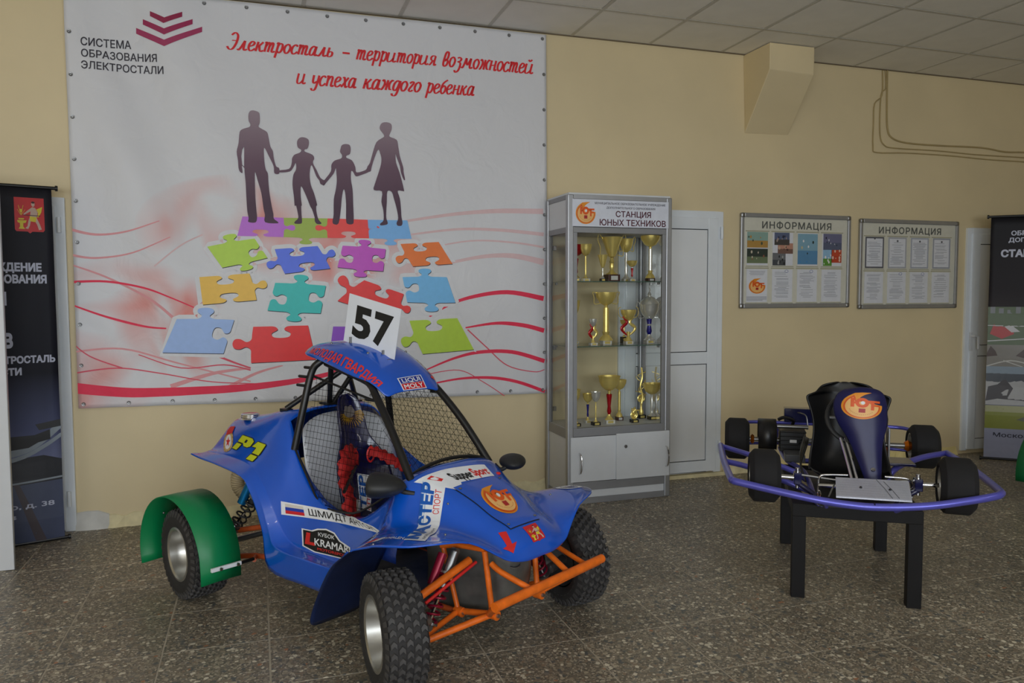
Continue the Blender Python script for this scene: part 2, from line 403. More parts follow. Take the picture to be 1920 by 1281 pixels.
def lay(name, geo, F, mt, parent, step=0, off=0.001, label=None, flip=False):
    """lay 2D shapes (one or several (verts, faces)) on a surface through F(u, v, off)"""
    if isinstance(geo, tuple): geo = [geo]
    bm = bmesh.new()
    for vs, fs in geo:
        bv = [bm.verts.new((x, y, 0)) for x, y in vs]
        for f in fs:
            try: bm.faces.new([bv[i] for i in f])
            except ValueError: pass
    if step:
        st = step if isinstance(step, tuple) else (step, step)
        for ax in (0, 1):
            if not bm.verts: break
            lo = min(v.co[ax] for v in bm.verts); hi = max(v.co[ax] for v in bm.verts)
            k = math.floor(lo/st[ax])+1
            while k*st[ax] < hi:
                co = [0, 0, 0]; no = [0, 0, 0]; co[ax] = k*st[ax]; no[ax] = 1
                bmesh.ops.bisect_plane(bm, geom=bm.verts[:]+bm.edges[:]+bm.faces[:], plane_co=co, plane_no=no, dist=1e-7); k += 1
    for v in bm.verts: v.co = Vector(F(v.co.x, v.co.y, off))
    me = bpy.data.meshes.new(name); bm.to_mesh(me); bm.free(); me.materials.append(mt)
    o = bpy.data.objects.new(name, me); COL.objects.link(o); o.parent = parent
    if label: o['label'] = label
    return o
def quadF(TL, TR, BR, BL, world_parent=None, toward=None):
    """bilinear map of the unit square on four 3D corners, offset along the face normal (towards the viewer side)"""
    c = [Vector(p) for p in (TL, TR, BR, BL)]
    if world_parent is not None:
        Mi = root_mat(world_parent).inverted(); c = [Mi @ p for p in c]; tw = Mi @ CAM
    else: tw = Vector(toward) if toward else CAM
    n = (c[1]-c[0]).cross(c[3]-c[0]).normalized()
    if n.dot(tw-c[0]) < 0: n = -n
    def F(u, v, off):
        return (c[3]*(1-u)+c[2]*u)*(1-v)+(c[0]*(1-u)+c[1]*u)*v+n*off
    F.n = n; F.c = c; return F
def rectF(o, ux, vy, n):
    o, ux, vy, n = map(Vector, (o, ux, vy, n))
    return lambda u, v, off: o+ux*u+vy*v+n*off

def emblem(F, parent, u0, u1, v0, v1, off=0.001, step=0, full=True):
    """round golden club emblem: a disc ending in a flame, big letters, a small red square"""
    def m(vs): return [(u0+(x+1)/2*(u1-u0), v0+(y+1)/2*(v1-v0)) for x, y in vs]
    def g(vf): return (m(vf[0]), vf[1])
    body = circ(0, 0, .98, .98, 40, 120, 372)
    flame = [(0.42, .98), (.1, .72), (-.12, .45), (-.02, .22)]
    A = tess([(x, y) for x, y in circ(0, -.02, .98, .96, 44, 128, 368)] + [(.55, .2), (.2, .5), (-.15, .3), (-.1, .62), (.12, .82), (.45, 1.0), (0, .98), (-.35, .93)])
    lay('emblem_disc', g(A), F, prt((236, 150, 42), .45), parent, step, off)
    B = tess([(x, y) for x, y in circ(0, -.04, .88, .86, 44, 132, 366)] + [(.5, .15), (.1, .4), (-.3, .3), (-.32, .6), (-.4, .78)])
    C = tess([(x, y) for x, y in circ(0, -.05, .80, .79, 44, 134, 364)] + [(.5, .1), (.1, .35), (-.34, .25), (-.42, .6)])
    lay('emblem_ring', g(B), F, prt((222, 92, 30), .45), parent, step, off*1.6)
    lay('emblem_field', g(C), F, prt((244, 190, 116), .45), parent, step, off*2.2)
    ring = tess(circ(.0, .22, .33, .36, 24), circ(0, .22, .15, .17, 18))
    bars = [tess([(-.55, .55), (-.38, .55), (-.38, -.1), (-.55, -.1)]), tess([(-.4, .28), (-.3, .28), (-.3, .14), (-.4, .14)]),
            tess([(.3, .42), (.85, .42), (.85, .26), (.3, .26)]), tess([(.42, .3), (.58, .3), (.58, -.28), (.42, -.28)]), tess([(.58, .12), (.86, .12), (.86, .0), (.58, .0)])]
    lay('emblem_letters', [g(x) for x in [ring]+bars], F, prt((232, 92, 24), .45), parent, step, off*2.9)
    if full:
        lay('emblem_eye', g(tess(circ(.03, .22, .10, .12, 16))), F, M['whitep'], parent, step, off*2.9)
    lay('emblem_square', g(tess([(-.16, -.2), (.16, -.2), (.16, -.5), (-.16, -.5)])), F, prt((176, 40, 40), .45), parent, step, off*2.9)
    if full:
        lay('emblem_lettering', [g(tess([(cos(radians(a))*.66-.012, sin(radians(a))*.66-.02), (cos(radians(a))*.66+.022, sin(radians(a))*.66-.02), (cos(radians(a))*.66+.022, sin(radians(a))*.66+.02), (cos(radians(a))*.66-.012, sin(radians(a))*.66+.02)])) for a in range(205, 325, 8)], F, prt((190, 120, 70), .45), parent, 0 if not step else step, off*2.9)
def arms(F, parent, u0, u1, v0, v1, off=0.001, step=0):
    """red city shield with a smith at an anvil"""
    def g(P): return ([(u0+x*(u1-u0), v0+y*(v1-v0)) for x, y in P[0]], P[1])
    lay('shield', g(tess([(0, 1), (1, 1), (1, .1), (.95, .05), (.58, .05), (.5, 0), (.42, .05), (.05, .05), (0, .1)])), F, prt((206, 40, 44), .5), parent, step, off)
    y = prt((226, 206, 50), .5); w = prt((206, 176, 160), .5)
    an = [tess([(.08, .36), (.4, .36), (.36, .29), (.28, .28), (.28, .18), (.34, .12), (.12, .12), (.17, .18), (.17, .28), (.1, .3)]), tess([(.12, .42), (.32, .42), (.3, .38), (.14, .38)])]
    sp = [ribbon([(.22, .5), (.14, .78)], .014), ribbon([(.22, .5), (.3, .78)], .014), ribbon([(.2, .52), (.1, .66)], .01), ribbon([(.24, .52), (.36, .66)], .01), tess(circ(.22, .63, .05, .05, 10))]
    lay('anvil', [g(x) for x in an+sp], F, y, parent, step, off*2)
    bodyf = [tess([(.6, .74), (.7, .72), (.78, .6), (.74, .44), (.84, .26), (.9, .12), (.8, .1), (.74, .26), (.64, .38), (.54, .36), (.5, .22), (.44, .12), (.34, .14), (.42, .2), (.46, .36), (.52, .48), (.54, .62), (.42, .56), (.3, .5), (.3, .54), (.44, .64)]), tess(circ(.63, .82, .06, .07, 12))]
    lay('smith', [g(x) for x in bodyf], F, w, parent, step, off*2.4)
    lay('cloak', [g(tess([(.74, .68), (.94, .76), (.9, .6), (.8, .46), (.76, .46), (.79, .58)])), g(tess([(.5, .48), (.74, .46), (.7, .32), (.52, .34)]))], F, y, parent, step, off*3)
    lay('hammer', [g(ribbon([(.3, .51), (.86, .5)], .018)), g(tess(circ(.63, .87, .06, .03, 10)))], F, prt((60, 30, 34), .5), parent, step, off*3.4)

# ================================================================== THE ROOM
HC = 3.209; XL, XR, YF = -4.6, 9.0, -9.0
# floor: grout bed with one terrazzo tile per 40 cm module where the photo shows them; plain terrazzo slab beyond
TX0, TX1, TY0, TY1 = -2.385, 7.215, -3.52, 0.0
fm = MB()
fm.add([(TX0, TY0, -.0009), (TX1, TY0, -.0009), (TX1, TY1+.3, -.0009), (TX0, TY1+.3, -.0009)], [(0,1,2,3)])
floor = struct(fm.build('floor', M['grout'], smooth=False))
fm = MB()
for a, b, c, d in ((XL, TX0, YF, 0), (TX1, XR, YF, 0), (TX0, TX1, YF, TY0)):
    fm.add([(a, c, 0), (b, c, 0), (b, d, 0), (a, d, 0)], [(0,1,2,3)])
fm.build('outer_slab', M['terr'], floor, smooth=False)
tm = MB(); h = .1974
tm.add([(-h,-h,-.012),(h,-h,-.012),(h,h,-.012),(-h,h,-.012),(-h,-h,-.002),(h,-h,-.002),(h,h,-.002),(-h,h,-.002),(-h+.001,-h+.001,0),(h-.001,-h+.001,0),(h-.001,h-.001,0),(-h+.001,h-.001,0)],
       [(0,1,5,4),(1,2,6,5),(2,3,7,6),(3,0,4,7),(4,5,9,8),(5,6,10,9),(6,7,11,10),(7,4,8,11),(8,9,10,11)])
tile0 = None
for i in range(24):
    for j in range(9):
        x = TX0+.2+.4*i; y = -3.52+.2+.4*j
        if tile0 is None: o = tile0 = tm.build('tile', M['terr'], floor, smooth=False)
        else: o = bpy.data.objects.new('tile', tile0.data); COL.objects.link(o); o.parent = floor
        o.location = (x+random.uniform(-.0008, .0008), y+random.uniform(-.0008, .0008), random.uniform(-.0003, .0003))

# walls
def slab(name, x0, x1, y0, y1, z0, z1, m=None): return struct(MB().box(x0, x1, y0, y1, z0, z1).build(name, m or M['wall'], smooth=False))
# openings for the three doors in the back wall
D1 = (-1.93, -1.055, .0, 1.972); D2 = (2.50, 3.372, .03, 2.02); D3 = (5.785, 6.70, .03, 1.955)
wb = MB()
xs = [XL]
for d in (D1, D2, D3):
    wb.box(xs[-1], d[0], 0, .25, 0, HC); wb.box(d[0], d[1], 0, .25, d[3], HC)
    if d[2] > 0: wb.box(d[0], d[1], .0, .25, 0, d[2])
    xs.append(d[1])
wb.box(xs[-1], XR, 0, .25, 0, HC)
wall_back = struct(wb.build('wall_back', M['wall'], smooth=False))
slab('wall_left', XL-.2, XL, YF, .25, 0, HC); slab('wall_right', XR, XR+.2, YF, .25, 0, HC)
wf = MB(); px = XL
for x in (-3.2, -.4, 2.4):
    wf.box(px, x-1.1, YF-.25, YF, 0, HC); wf.box(x-1.1, x+1.1, YF-.25, YF, 0, .9); wf.box(x-1.1, x+1.1, YF-.25, YF, 2.6, HC); px = x+1.1
wf.box(px, XR, YF-.25, YF, 0, HC)
struct(wf.build('wall_front', M['wall'], smooth=False))
for k, x in enumerate((-3.2, -.4, 2.4)):
    w = MB()
    for a, b, c, d in ((-1.1, -1.04, .9, 2.6), (1.04, 1.1, .9, 2.6), (-1.1, 1.1, .9, .96), (-1.1, 1.1, 2.54, 2.6), (-.03, .03, .9, 2.6)): w.box(x+a, x+b, YF-.12, YF-.05, c, d)
    w = struct(w.build('window_%d' % (k+1), M['pvc'], smooth=False)); MB().box(x-1.04, x+1.04, YF-.09, YF-.08, .96, 2.54).build('pane', M['glass'], w, smooth=False)

# ceiling: 60 cm panels in a light grid
CX0 = 2.128 - .605*8; CY0 = -.535
ceil = MB()
ceil.add([(XL, YF, HC+.012), (XR, YF, HC+.012), (XR, .25, HC+.012), (XL, .25, HC+.012)], [(3,2,1,0)])
ceiling = struct(ceil.build('ceiling', M['ceil'], smooth=False))
gb = MB()
for k in range(-3, 20): gb.box(CX0+.605*k-.012, CX0+.605*k+.012, -6.6, 0, HC-.004, HC+.004)
for k in range(-1, 11): gb.box(XL, XR, CY0-.605*k-.012, min(CY0-.605*k+.012, 0), HC-.0045, HC+.0035) if CY0-.605*k < 0 else None
gb.build('ceiling_grid', M['grid'], ceiling, smooth=False)
pm = MB(); h = .2915
pm.add([(-h,-h,.003),(h,-h,.003),(h,h,.003),(-h,h,.003),(-h+.008,-h+.008,-.003),(h-.008,-h+.008,-.003),(h-.008,h-.008,-.003),(-h+.008,h-.008,-.003)], [(0,4,5,1),(1,5,6,2),(2,6,7,3),(3,7,4,0),(4,7,6,5),(0,1,2,3)])
p0 = None
for i in range(-1, 19):
    for j in range(0, 6):
        x = CX0+.605*(i+.5); y = CY0-.605*(j+.5)+.605
        if x > XR-.4: continue
        nm = 'panel'
        if j == 0:
            q = MB().box(x-h, x+h, CY0+.012, -.001, HC-.001, HC+.004).build('panel', M['ceil'], ceiling, smooth=False); continue
        if p0 is None: o = p0 = pm.build('panel', M['ceil'], ceiling, smooth=False)
        else: o = bpy.data.objects.new('panel', p0.data); COL.objects.link(o); o.parent = ceiling
        o.location = (x, y, HC)
# shadow-gap angle along the wall
struct(MB().box(XL, XR, -.018, -.001, HC-.006, HC-.002).build('trim_1', mat('dark_edge_angle', (120, 108, 90), .6), smooth=False))

# sloping boxed-in duct below the ceiling
dm = MB(); X0, X1 = 3.54, 3.925
dm.add([(X0, 0, HC-.006), (X1, 0, HC-.006), (X1, -.325, HC-.006), (X0, -.325, HC-.006), (X0, -.325, 3.015), (X1, -.325, 3.005), (X1+.03, 0, 2.63), (X0+.02, 0, 2.62)],
       [(0,1,2,3), (3,2,5,4), (4,5,6,7), (0,3,4,7), (1,6,5,2), (0,7,6,1)])
dm = dm.build('wall_duct', M['wall'], smooth=False, bevel=.006); dm['kind'] = 'structure'; dm['label'] = 'cream boxed duct with a sloping underside at the top of the wall'

# chipped plaster along the foot of the wall
def skirt(name, x0, x1, hz, m, seed):
    rnd = random.Random(seed); b = MB(); n = max(3, int((x1-x0)/.05)); top = []; bot = []
    for i in range(n+1):
        x = x0+(x1-x0)*i/n; top.append((x, -.006, hz*(.8+.35*rnd.random()))); bot.append((x, -.012-.02*rnd.random(), 0))
    back = [(p[0], 0, p[2]+.004) for p in top]
    b.grid([bot, top, back]); return struct(b.build(name, m, smooth=False))
skirt('baseboard_1', -1.0, 1.93, .075, M['plaster'], 1)
skirt('baseboard_2', 3.40, 3.72, .05, M['plaster'], 2); skirt('baseboard_3', 3.72, 5.74, .06, mat('yellow_plaster', (232, 214, 150), .8, var=.08), 3)
skirt('baseboard_4', -1.06, -.88, .10, mat('white_filler', (206, 204, 198), .8, var=.1), 5)
MB().box(2.5, 3.40, -.035, 0, 0, .028).build('threshold_2', M['plaster'], smooth=False)['kind'] = 'structure'

# doors (white plastic, two infill panels each)
def pvc_door(name, D, leaf_l, leaf_r, split, handle=None, hinge=None):
    x0, x1, z0, z1 = D
    f = MB(); w = .062
    f.box(x0, x0+w, -.02, .10, z0, z1); f.box(x1-w, x1, -.02, .10, z0, z1); f.box(x0+w, x1-w, -.02, .10, z1-w, z1)
    fr = struct(f.build(name, M['pvc'], smooth=False, bevel=.003))
    lx0, lx1, lz0, lz1 = x0+w-.012, x1-w+.012, z0+.012, z1-w+.012
    s = .085; L = MB()
    L.box(lx0, lx0+s, -.032, .04, lz0, lz1); L.box(lx1-s, lx1, -.032, .04, lz0, lz1)
    for a, b in ((lz0, lz0+s), (split-.045, split+.045), (lz1-s, lz1)): L.box(lx0+s, lx1-s, -.032, .04, a, b)
    leaf = L.build('leaf', M['pvc'], fr, smooth=False, bevel=.003)
    for a, b in ((lz0+s, split-.045), (split+.045, lz1-s)):
        g = .006
        MB().box(lx0+s-.002, lx1-s+.002, -.018, .012, a-.002, b+.002).build('gasket', M['gasket'], fr, smooth=False)
        MB().box(lx0+s+g, lx1-s-g, -.024, .014, a+g, b-g).build('panel', M['pvcpanel'], fr, smooth=False)
    if handle:
        hb = MB().box(handle-.014, handle+.014, -.042, -.032, .90, 1.06); hb.tube([(handle, -.036, 1.03), (handle, -.075, 1.03), (handle+.03, -.08, 1.025), (handle+.034, -.078, .92)], .011, 8)
        hb.build('handle', M['white'], fr)
    if hinge:
        for z in (z0+.2, z1-.16): MB().cyl((hinge, -.036, z-.045), (hinge, -.036, z+.045), .011, 12).build('hinge', M['pvc'], fr)
    return fr
pvc_door('door_1', D1, 0, 0, .95, hinge=-1.085)
pvc_door('door_2', D2, 0, 0, .915, hinge=3.35)
pvc_door('door_3', D3, 0, 0, .90, handle=5.84)

# old cables painted over on the wall
cb = [[(1655, 132), (1654, 178), (1640, 195), (1638, 230), (1637, 275), (1644, 286), (1700, 287), (1780, 292), (1850, 299), (1925, 304), (2010, 312)],
      [(1660, 132), (1661, 165), (1652, 180), (1650, 250), (1658, 272), (1680, 278), (1760, 283), (1830, 290), (1925, 296), (2010, 303)],
      [(1664, 132), (1663, 200), (1664, 240), (1672, 258), (1700, 268), (1760, 273), (1840, 277), (1885, 285), (1925, 286), (2010, 292)]]
for i, c in enumerate(cb):
    o = MB().tube(crom([aty(a, b, -.008) for a, b in c], 4), .007 if i == 2 else .005, 6).build('cable', M['cable'])
    o['category'] = 'cable'; o['group'] = 'painted cables on the right of the wall'
    o['label'] = ['outermost painted cable, looping lowest across the upper right wall', 'middle painted cable of the three on the upper right wall', 'innermost and thickest painted cable, running highest across the upper right wall'][i]

# ================================================================== WALL BANNER
BX0, BX1, BZ1 = -1.02, 1.937, 3.19
def bz0(x): return .737+(x-BX0)/(BX1-BX0)*(-.037)
def wr(x, z):
    t = (z-.72)/2.5; s = (x-BX0)/2.96
    w = .015*sin(9*(x*.9+z*.42))*exp(-((s-.12)/.17)**2)*(.4+t)
    w += .012*sin(14*(x*.9+z*.30)+1)*exp(-((s-.08)/.12)**2)*(.3+t)
    w += .002*sin(22*(x*.8+z*.8))*exp(-((s-.05)/.06)**2)
    w += .005*sin(5*(x-.4*z)+2)+.0015*sin(17*x+6*z)*(1-t)
    w = max(w, -.02+.2*(w+.02))
    # puckers running off the eyelets on the bottom hem
    w += .004*exp(-((z-bz0(x))/.10)**2)*sin((x-BX0)/.245*2*pi)
    return w
def BF(x, z, off):
    x = min(max(x, BX0+.002), BX1-.002); return (x, -.030-wr(x, z)-off-(.0016 if off > 0 else 0), z)
banner = thing('wall_banner', 'large white printed fabric banner with a family silhouette, hung on the cream wall', 'banner', ((BX0+BX1)/2, 0, 1.9))
def bl(F_): 
    return lambda u, v, off: tuple(Vector(F_(u, v, off)) - banner.location)
BFl = bl(BF)
bmat = bpy.data.materials.new('banner_fabric'); bmat.use_nodes = True; nt = bmat.node_tree; b = nt.nodes['Principled BSDF']; b.inputs['Roughness'].default_value = .45
tc = nt.nodes.new('ShaderNodeTexCoord'); n1 = nt.nodes.new('ShaderNodeTexNoise'); n1.inputs['Scale'].default_value = 2.4; n1.inputs['Detail'].default_value = 1.5; n1.inputs['Distortion'].default_value = .8
nt.links.new(tc.outputs['Object'], n1.inputs['Vector'])
sx = nt.nodes.new('ShaderNodeSeparateXYZ'); nt.links.new(tc.outputs['Object'], sx.inputs[0])
def mth(op, a, b_=None, c=None):
    q = nt.nodes.new('ShaderNodeMath'); q.operation = op
    for i, v in enumerate((a, b_, c)):
        if v is None: continue
        if isinstance(v, (int, float)): q.inputs[i].default_value = v
        else: nt.links.new(v, q.inputs[i])
    return q.outputs[0]
# printed pink clouds lie around the puzzle pieces, in the lower half of the sheet
def blob(cx, cz, rx, rz):
    a = mth('DIVIDE', mth('SUBTRACT', sx.outputs['X'], cx), rx); c = mth('DIVIDE', mth('SUBTRACT', sx.outputs['Z'], cz), rz)
    d = mth('ADD', mth('MULTIPLY', a, a), mth('MULTIPLY', c, c)); return mth('MAXIMUM', mth('SUBTRACT', 1.0, d), 0.0)
bb = None
for q in ((-1.05, -.66, .75, .42), (-.55, -.1, .6, .35), (.15, -.25, .5, .25), (-1.35, -.95, .35, .3)):
    e = blob(*q); bb = e if bb is None else mth('MAXIMUM', bb, e)
mr = nt.nodes.new('ShaderNodeMapRange'); mr.inputs['From Min'].default_value = .42; mr.inputs['From Max'].default_value = .66; nt.links.new(n1.outputs['Fac'], mr.inputs['Value'])
fac = mth('MULTIPLY', mth('MULTIPLY', mth('POWER', bb, .7), mr.outputs[0]), .95)
mx = nt.nodes.new('ShaderNodeMix'); mx.data_type = 'RGBA'; nt.links.new(fac, mx.inputs['Factor'])
mx.inputs['A'].default_value = lin((222, 222, 226)); mx.inputs['B'].default_value = lin((226, 120, 104)); nt.links.new(mx.outputs['Result'], b.inputs['Base Color'])
n2 = nt.nodes.new('ShaderNodeTexNoise'); n2.inputs['Scale'].default_value = 5; n2.inputs['Detail'].default_value = 3; n2.inputs['Distortion'].default_value = 1.2
nt.links.new(tc.outputs['Object'], n2.inputs['Vector']); bp = nt.nodes.new('ShaderNodeBump'); bp.inputs['Strength'].default_value = .35; bp.inputs['Distance'].default_value = .02
nt.links.new(n2.outputs['Fac'], bp.inputs['Height']); nt.links.new(bp.outputs['Normal'], b.inputs['Normal'])
rows = []
NX, NZ = 120, 100
for i in range(NX+1):
    x = BX0+(BX1-BX0)*i/NX; rows.append([BFl(x, bz0(x)+(BZ1-bz0(x))*j/NZ, 0) for j in range(NZ+1)])
MB().grid(rows).build('sheet', bmat, banner, solid=.0015, soff=0)
def P(px, py): q = aty(px, py, -.022); return (q.x, q.z)
def PP(pts): return [P(*p) for p in pts]
def sc_(pts, s, ox, oy): return [(ox+a*s, oy+b*s) for a, b in pts]
ST = .03
# red swirls
def swirl(pts, w, c, name='swirl'):
    q = crom([Vector((*P(*p), 0)) for p in pts], 6); n = len(q)
    ww = [w[0]+(w[1]-w[0])*i/(n-1) for i in range(n)] if len(w) == 2 else [(w[0]+(w[1]-w[0])*2*i/(n-1)) if i < n/2 else (w[1]+(w[2]-w[1])*(2*i/(n-1)-1)) for i in range(n)]
    ww = [a*.0029 for a in ww]
    return ribbon([(p.x, p.y) for p in q], ww)
def lays(name, gs, F, m, par, st, off):
    for g in gs: lay(name, g, F, m, par, st, off)
RED, RED2, PK, PK2 = prt((240, 48, 84)), prt((226, 88, 108)), prt((232, 160, 164)), prt((228, 196, 198))
lays('swirl_print', [swirl([(137, 727), (250, 736), (380, 732), (500, 722), (620, 700), (740, 655)], (22, 16, 5), None),
     swirl([(780, 612), (830, 578), (880, 558), (950, 548), (1018, 560)], (2, 8, 12), None), swirl([(870, 615), (930, 606), (980, 610), (1019, 620)], (3, 9, 11), None),
     swirl([(800, 693), (850, 672), (900, 660), (960, 660), (1020, 677)], (3, 8, 10), None), swirl([(800, 722), (860, 710), (920, 708), (970, 716), (1021, 734)], (3, 7, 8), None),
     swirl([(133, 529), (200, 528), (270, 540), (320, 558), (372, 580)], (5, 4, 2), None), swirl([(136, 572), (200, 594), (270, 612), (312, 616)], (3, 5, 3), None)], BFl, RED, banner, ST, .0012)
lays('thin_swirl_print', [swirl([(137, 700), (220, 690), (300, 700), (400, 716), (520, 720)], (3, 2), None), swirl([(260, 665), (340, 690), (420, 684), (470, 694)], (2, 3), None),
     swirl([(876, 618), (910, 650), (950, 685), (1000, 697), (1020, 693)], (3, 2), None), swirl([(400, 664), (440, 680), (470, 690)], (5, 3), None), swirl([(133, 640), (170, 668), (230, 690)], (2, 3), None),
     swirl([(800, 702), (860, 694), (905, 716), (945, 742)], (2, 2), None)], BFl, RED2, banner, ST, .0010)
lays('pale_swirl_print', [swirl([(131, 430), (180, 440), (240, 434), (300, 415)], (6, 2), None), swirl([(132, 478), (180, 484), (250, 474), (320, 445)], (5, 2), None), swirl([(132, 496), (200, 520), (280, 560), (330, 600)], (3, 6), None),
     swirl([(420, 730), (480, 700), (530, 685)], (8, 3), None), swirl([(320, 725), (400, 700), (470, 690)], (10, 4), None), swirl([(136, 660), (230, 654), (330, 680), (470, 715)], (4, 3), None)], BFl, PK, banner, ST, .0007)
lays('faint_swirl_print', [swirl([(760, 415), (850, 402), (930, 396), (1017, 397)], (5, 13), None), swirl([(770, 440), (860, 430), (940, 432), (1018, 440)], (4, 9), None), swirl([(820, 498), (900, 482), (960, 480), (1018, 492)], (5, 15), None),
     swirl([(290, 500), (340, 460), (380, 440)], (3, 3), None), swirl([(780, 470), (880, 452), (960, 455), (1018, 464)], (3, 5), None)], BFl, PK2, banner, ST, .0006)
# puzzle pieces
def side(a, b, k, s=1.0):
    a, b = Vector(a), Vector(b); d = b-a; L = d.length; n = Vector((d.y, -d.x)).normalized()
    if k == 0: return [a]
    h = -.31*(.12*L+.88*s)*(1 if k > 0 else -1); w = 1.0
    ctrl = [(0, 0), (.2, .03), (.36, .06), (.43, .3), (.36, .62), (.38, .9), (.5, 1.0), (.62, .9), (.64, .62), (.57, .3), (.64, .06), (.8, .03), (1, 0)]
    if k < 0: ctrl = [(0, 0), (.2, .0), (.38, .03), (.44, .3), (.33, .6), (.36, .92), (.5, 1.0), (.64, .92), (.67, .6), (.56, .3), (.62, .03), (.8, 0), (1, 0)]
    q = crom([Vector((*(a+d*t+n*h*v), 0)) for t, v in ctrl], 4); return [Vector((p.x, p.y)) for p in q[:-1]]
def piece(name, cr, q, sides, c, outline=True):
    pts = PP(sc_(q, .3229, 290, 390)); out = []
    # corners given clockwise from top left as seen; outward side is the left of travel here
    for i in range(4): out += side(pts[i], pts[(i+1) % 4], sides[i], (Vector(pts[i])-Vector(pts[i-1])).length)
    return out
def outward(poly, d):
    n = len(poly); A = sum(poly[i].x*poly[(i+1) % n].y-poly[(i+1) % n].x*poly[i].y for i in range(n)); s = -1 if A > 0 else 1; res = []
    for i in range(n):
        t = (poly[(i+1) % n]-poly[i-1]); t = t.normalized() if t.length > 1e-9 else Vector((1, 0)); res.append(poly[i]+Vector((-t.y, t.x))*d*s)
    return res
pieces = [
 ((158, 88, 178), [(510,50),(748,58),(748,170),(480,163)], (0,1,-1,0)), ((132, 152, 58), [(748,58),(1003,62),(1003,175),(748,170)], (0,0,1,0)),
 ((210, 56, 52), [(1003,62),(1235,70),(1243,178),(1003,175)], (0,1,-1,1)), ((112, 168, 222), [(1235,70),(1465,73),(1490,180),(1243,178)], (0,0,1,0)),
 ((150, 180, 52), [(305,225),(580,178),(655,290),(392,347)], (1,-1,1,0)), ((72, 98, 206), [(697,240),(945,222),(1018,352),(755,382)], (-1,1,-1,1)),
 ((166, 64, 166), [(1090,220),(1340,240),(1325,368),(1060,345)], (1,-1,1,-1)), ((232, 118, 42), [(1425,210),(1648,198),(1728,325),(1498,340)], (-1,0,-1,1)),
 ((232, 186, 68), [(260,402),(550,380),(592,535),(280,562)], (-1,1,-1,0)), ((32, 160, 156), [(700,435),(993,452),(962,612),(655,595)], (1,-1,1,-1)),
 ((206, 42, 40), [(1215,420),(1445,500),(1390,640),(1060,540)], (-1,1,-1,1)), ((100, 164, 208), [(1438,402),(1695,402),(1745,550),(1465,548)], (1,0,1,-1)),
 ((148, 176, 224), [(130,645),(462,650),(400,845),(45,840)], (1,-1,0,0)), ((212, 34, 34), [(572,690),(890,682),(935,880),(560,900)], (-1,0,0,1)),
 ((120, 60, 170), [(1035,688),(1280,690),(1330,870),(1010,880)], (-1,-1,0,0)), ((150, 178, 36), [(1478,655),(1755,640),(1850,822),(1555,848)], (-1,0,0,1))]
for i, (c, q, sd) in enumerate(pieces):
    poly = piece('p', c, q, sd, c)
    if i > 3:
        lay('puzzle_halo_print', tess([(p.x, p.y) for p in outward(poly, .026)]), BFl, prt((228, 228, 232)), banner, ST, .0016)
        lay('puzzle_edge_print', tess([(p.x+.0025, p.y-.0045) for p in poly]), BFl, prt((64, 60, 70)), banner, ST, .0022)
    lay('puzzle_print', tess([(p.x, p.y) for p in poly]), BFl, prt(tuple(int(v*min(1.25, 246/max(c))) for v in c), .45), banner, ST, .0030 if i != 1 else .0028)
# family silhouettes
man = [(240,145),(275,138),(320,155),(330,190),(330,250),(318,285),(345,305),(395,335),(410,380),(428,470),(450,510),(460,580),(480,650),(505,665),(512,690),(505,722),(465,715),(458,650),(415,560),(370,480),(372,600),(385,680),(405,720),(410,800),(420,900),(440,1020),(455,1090),(460,1135),(498,1165),(490,1178),(380,1168),(378,1100),(365,1040),(345,900),(310,780),(287,705),(285,800),(290,950),(300,1070),(305,1130),(290,1170),(225,1165),(228,1130),(215,1060),(205,900),(200,800),(190,700),(188,670),(165,650),(172,712),(150,705),(135,670),(130,600),(118,520),(135,440),(145,340),(175,310),(235,290),(243,265),(228,235),(225,180)]
girl = [(675,420),(700,388),(740,385),(778,405),(783,450),(768,490),(748,495),(745,515),(815,545),(832,580),(820,620),(855,690),(890,760),(935,790),(925,825),(890,815),(880,785),(850,740),(808,640),(790,720),(800,820),(830,900),(858,1005),(850,1020),(852,1070),(870,1140),(900,1180),(860,1185),(838,1160),(835,1120),(812,1050),(795,1020),(760,930),(712,835),(708,930),(718,1010),(712,1020),(715,1100),(720,1165),(705,1182),(652,1180),(655,1160),(685,1130),(680,1080),(665,1015),(652,1015),(645,930),(632,820),(640,730),(665,680),(662,620),(640,660),(605,700),(510,708),(505,690),(600,675),(625,620),(628,580),(650,545),(700,525),(712,500),(680,475)]
boy = [(1075,490),(1085,460),(1115,448),(1155,455),(1168,490),(1160,540),(1130,555),(1130,575),(1180,600),(1210,660),(1222,710),(1300,690),(1320,670),(1345,690),(1325,710),(1260,735),(1215,745),(1190,705),(1172,700),(1170,780),(1185,870),(1190,1000),(1195,1150),(1185,1185),(1140,1185),(1125,1150),(1125,1000),(1115,890),(1100,870),(1085,950),(1075,1060),(1055,1180),(1010,1185),(1000,1160),(1010,1100),(1012,960),(1030,870),(1040,790),(1035,700),(1030,670),(1010,720),(945,800),(920,830),(900,810),(925,780),(985,700),(990,640),(1020,600),(1080,580),(1088,550),(1070,520)]
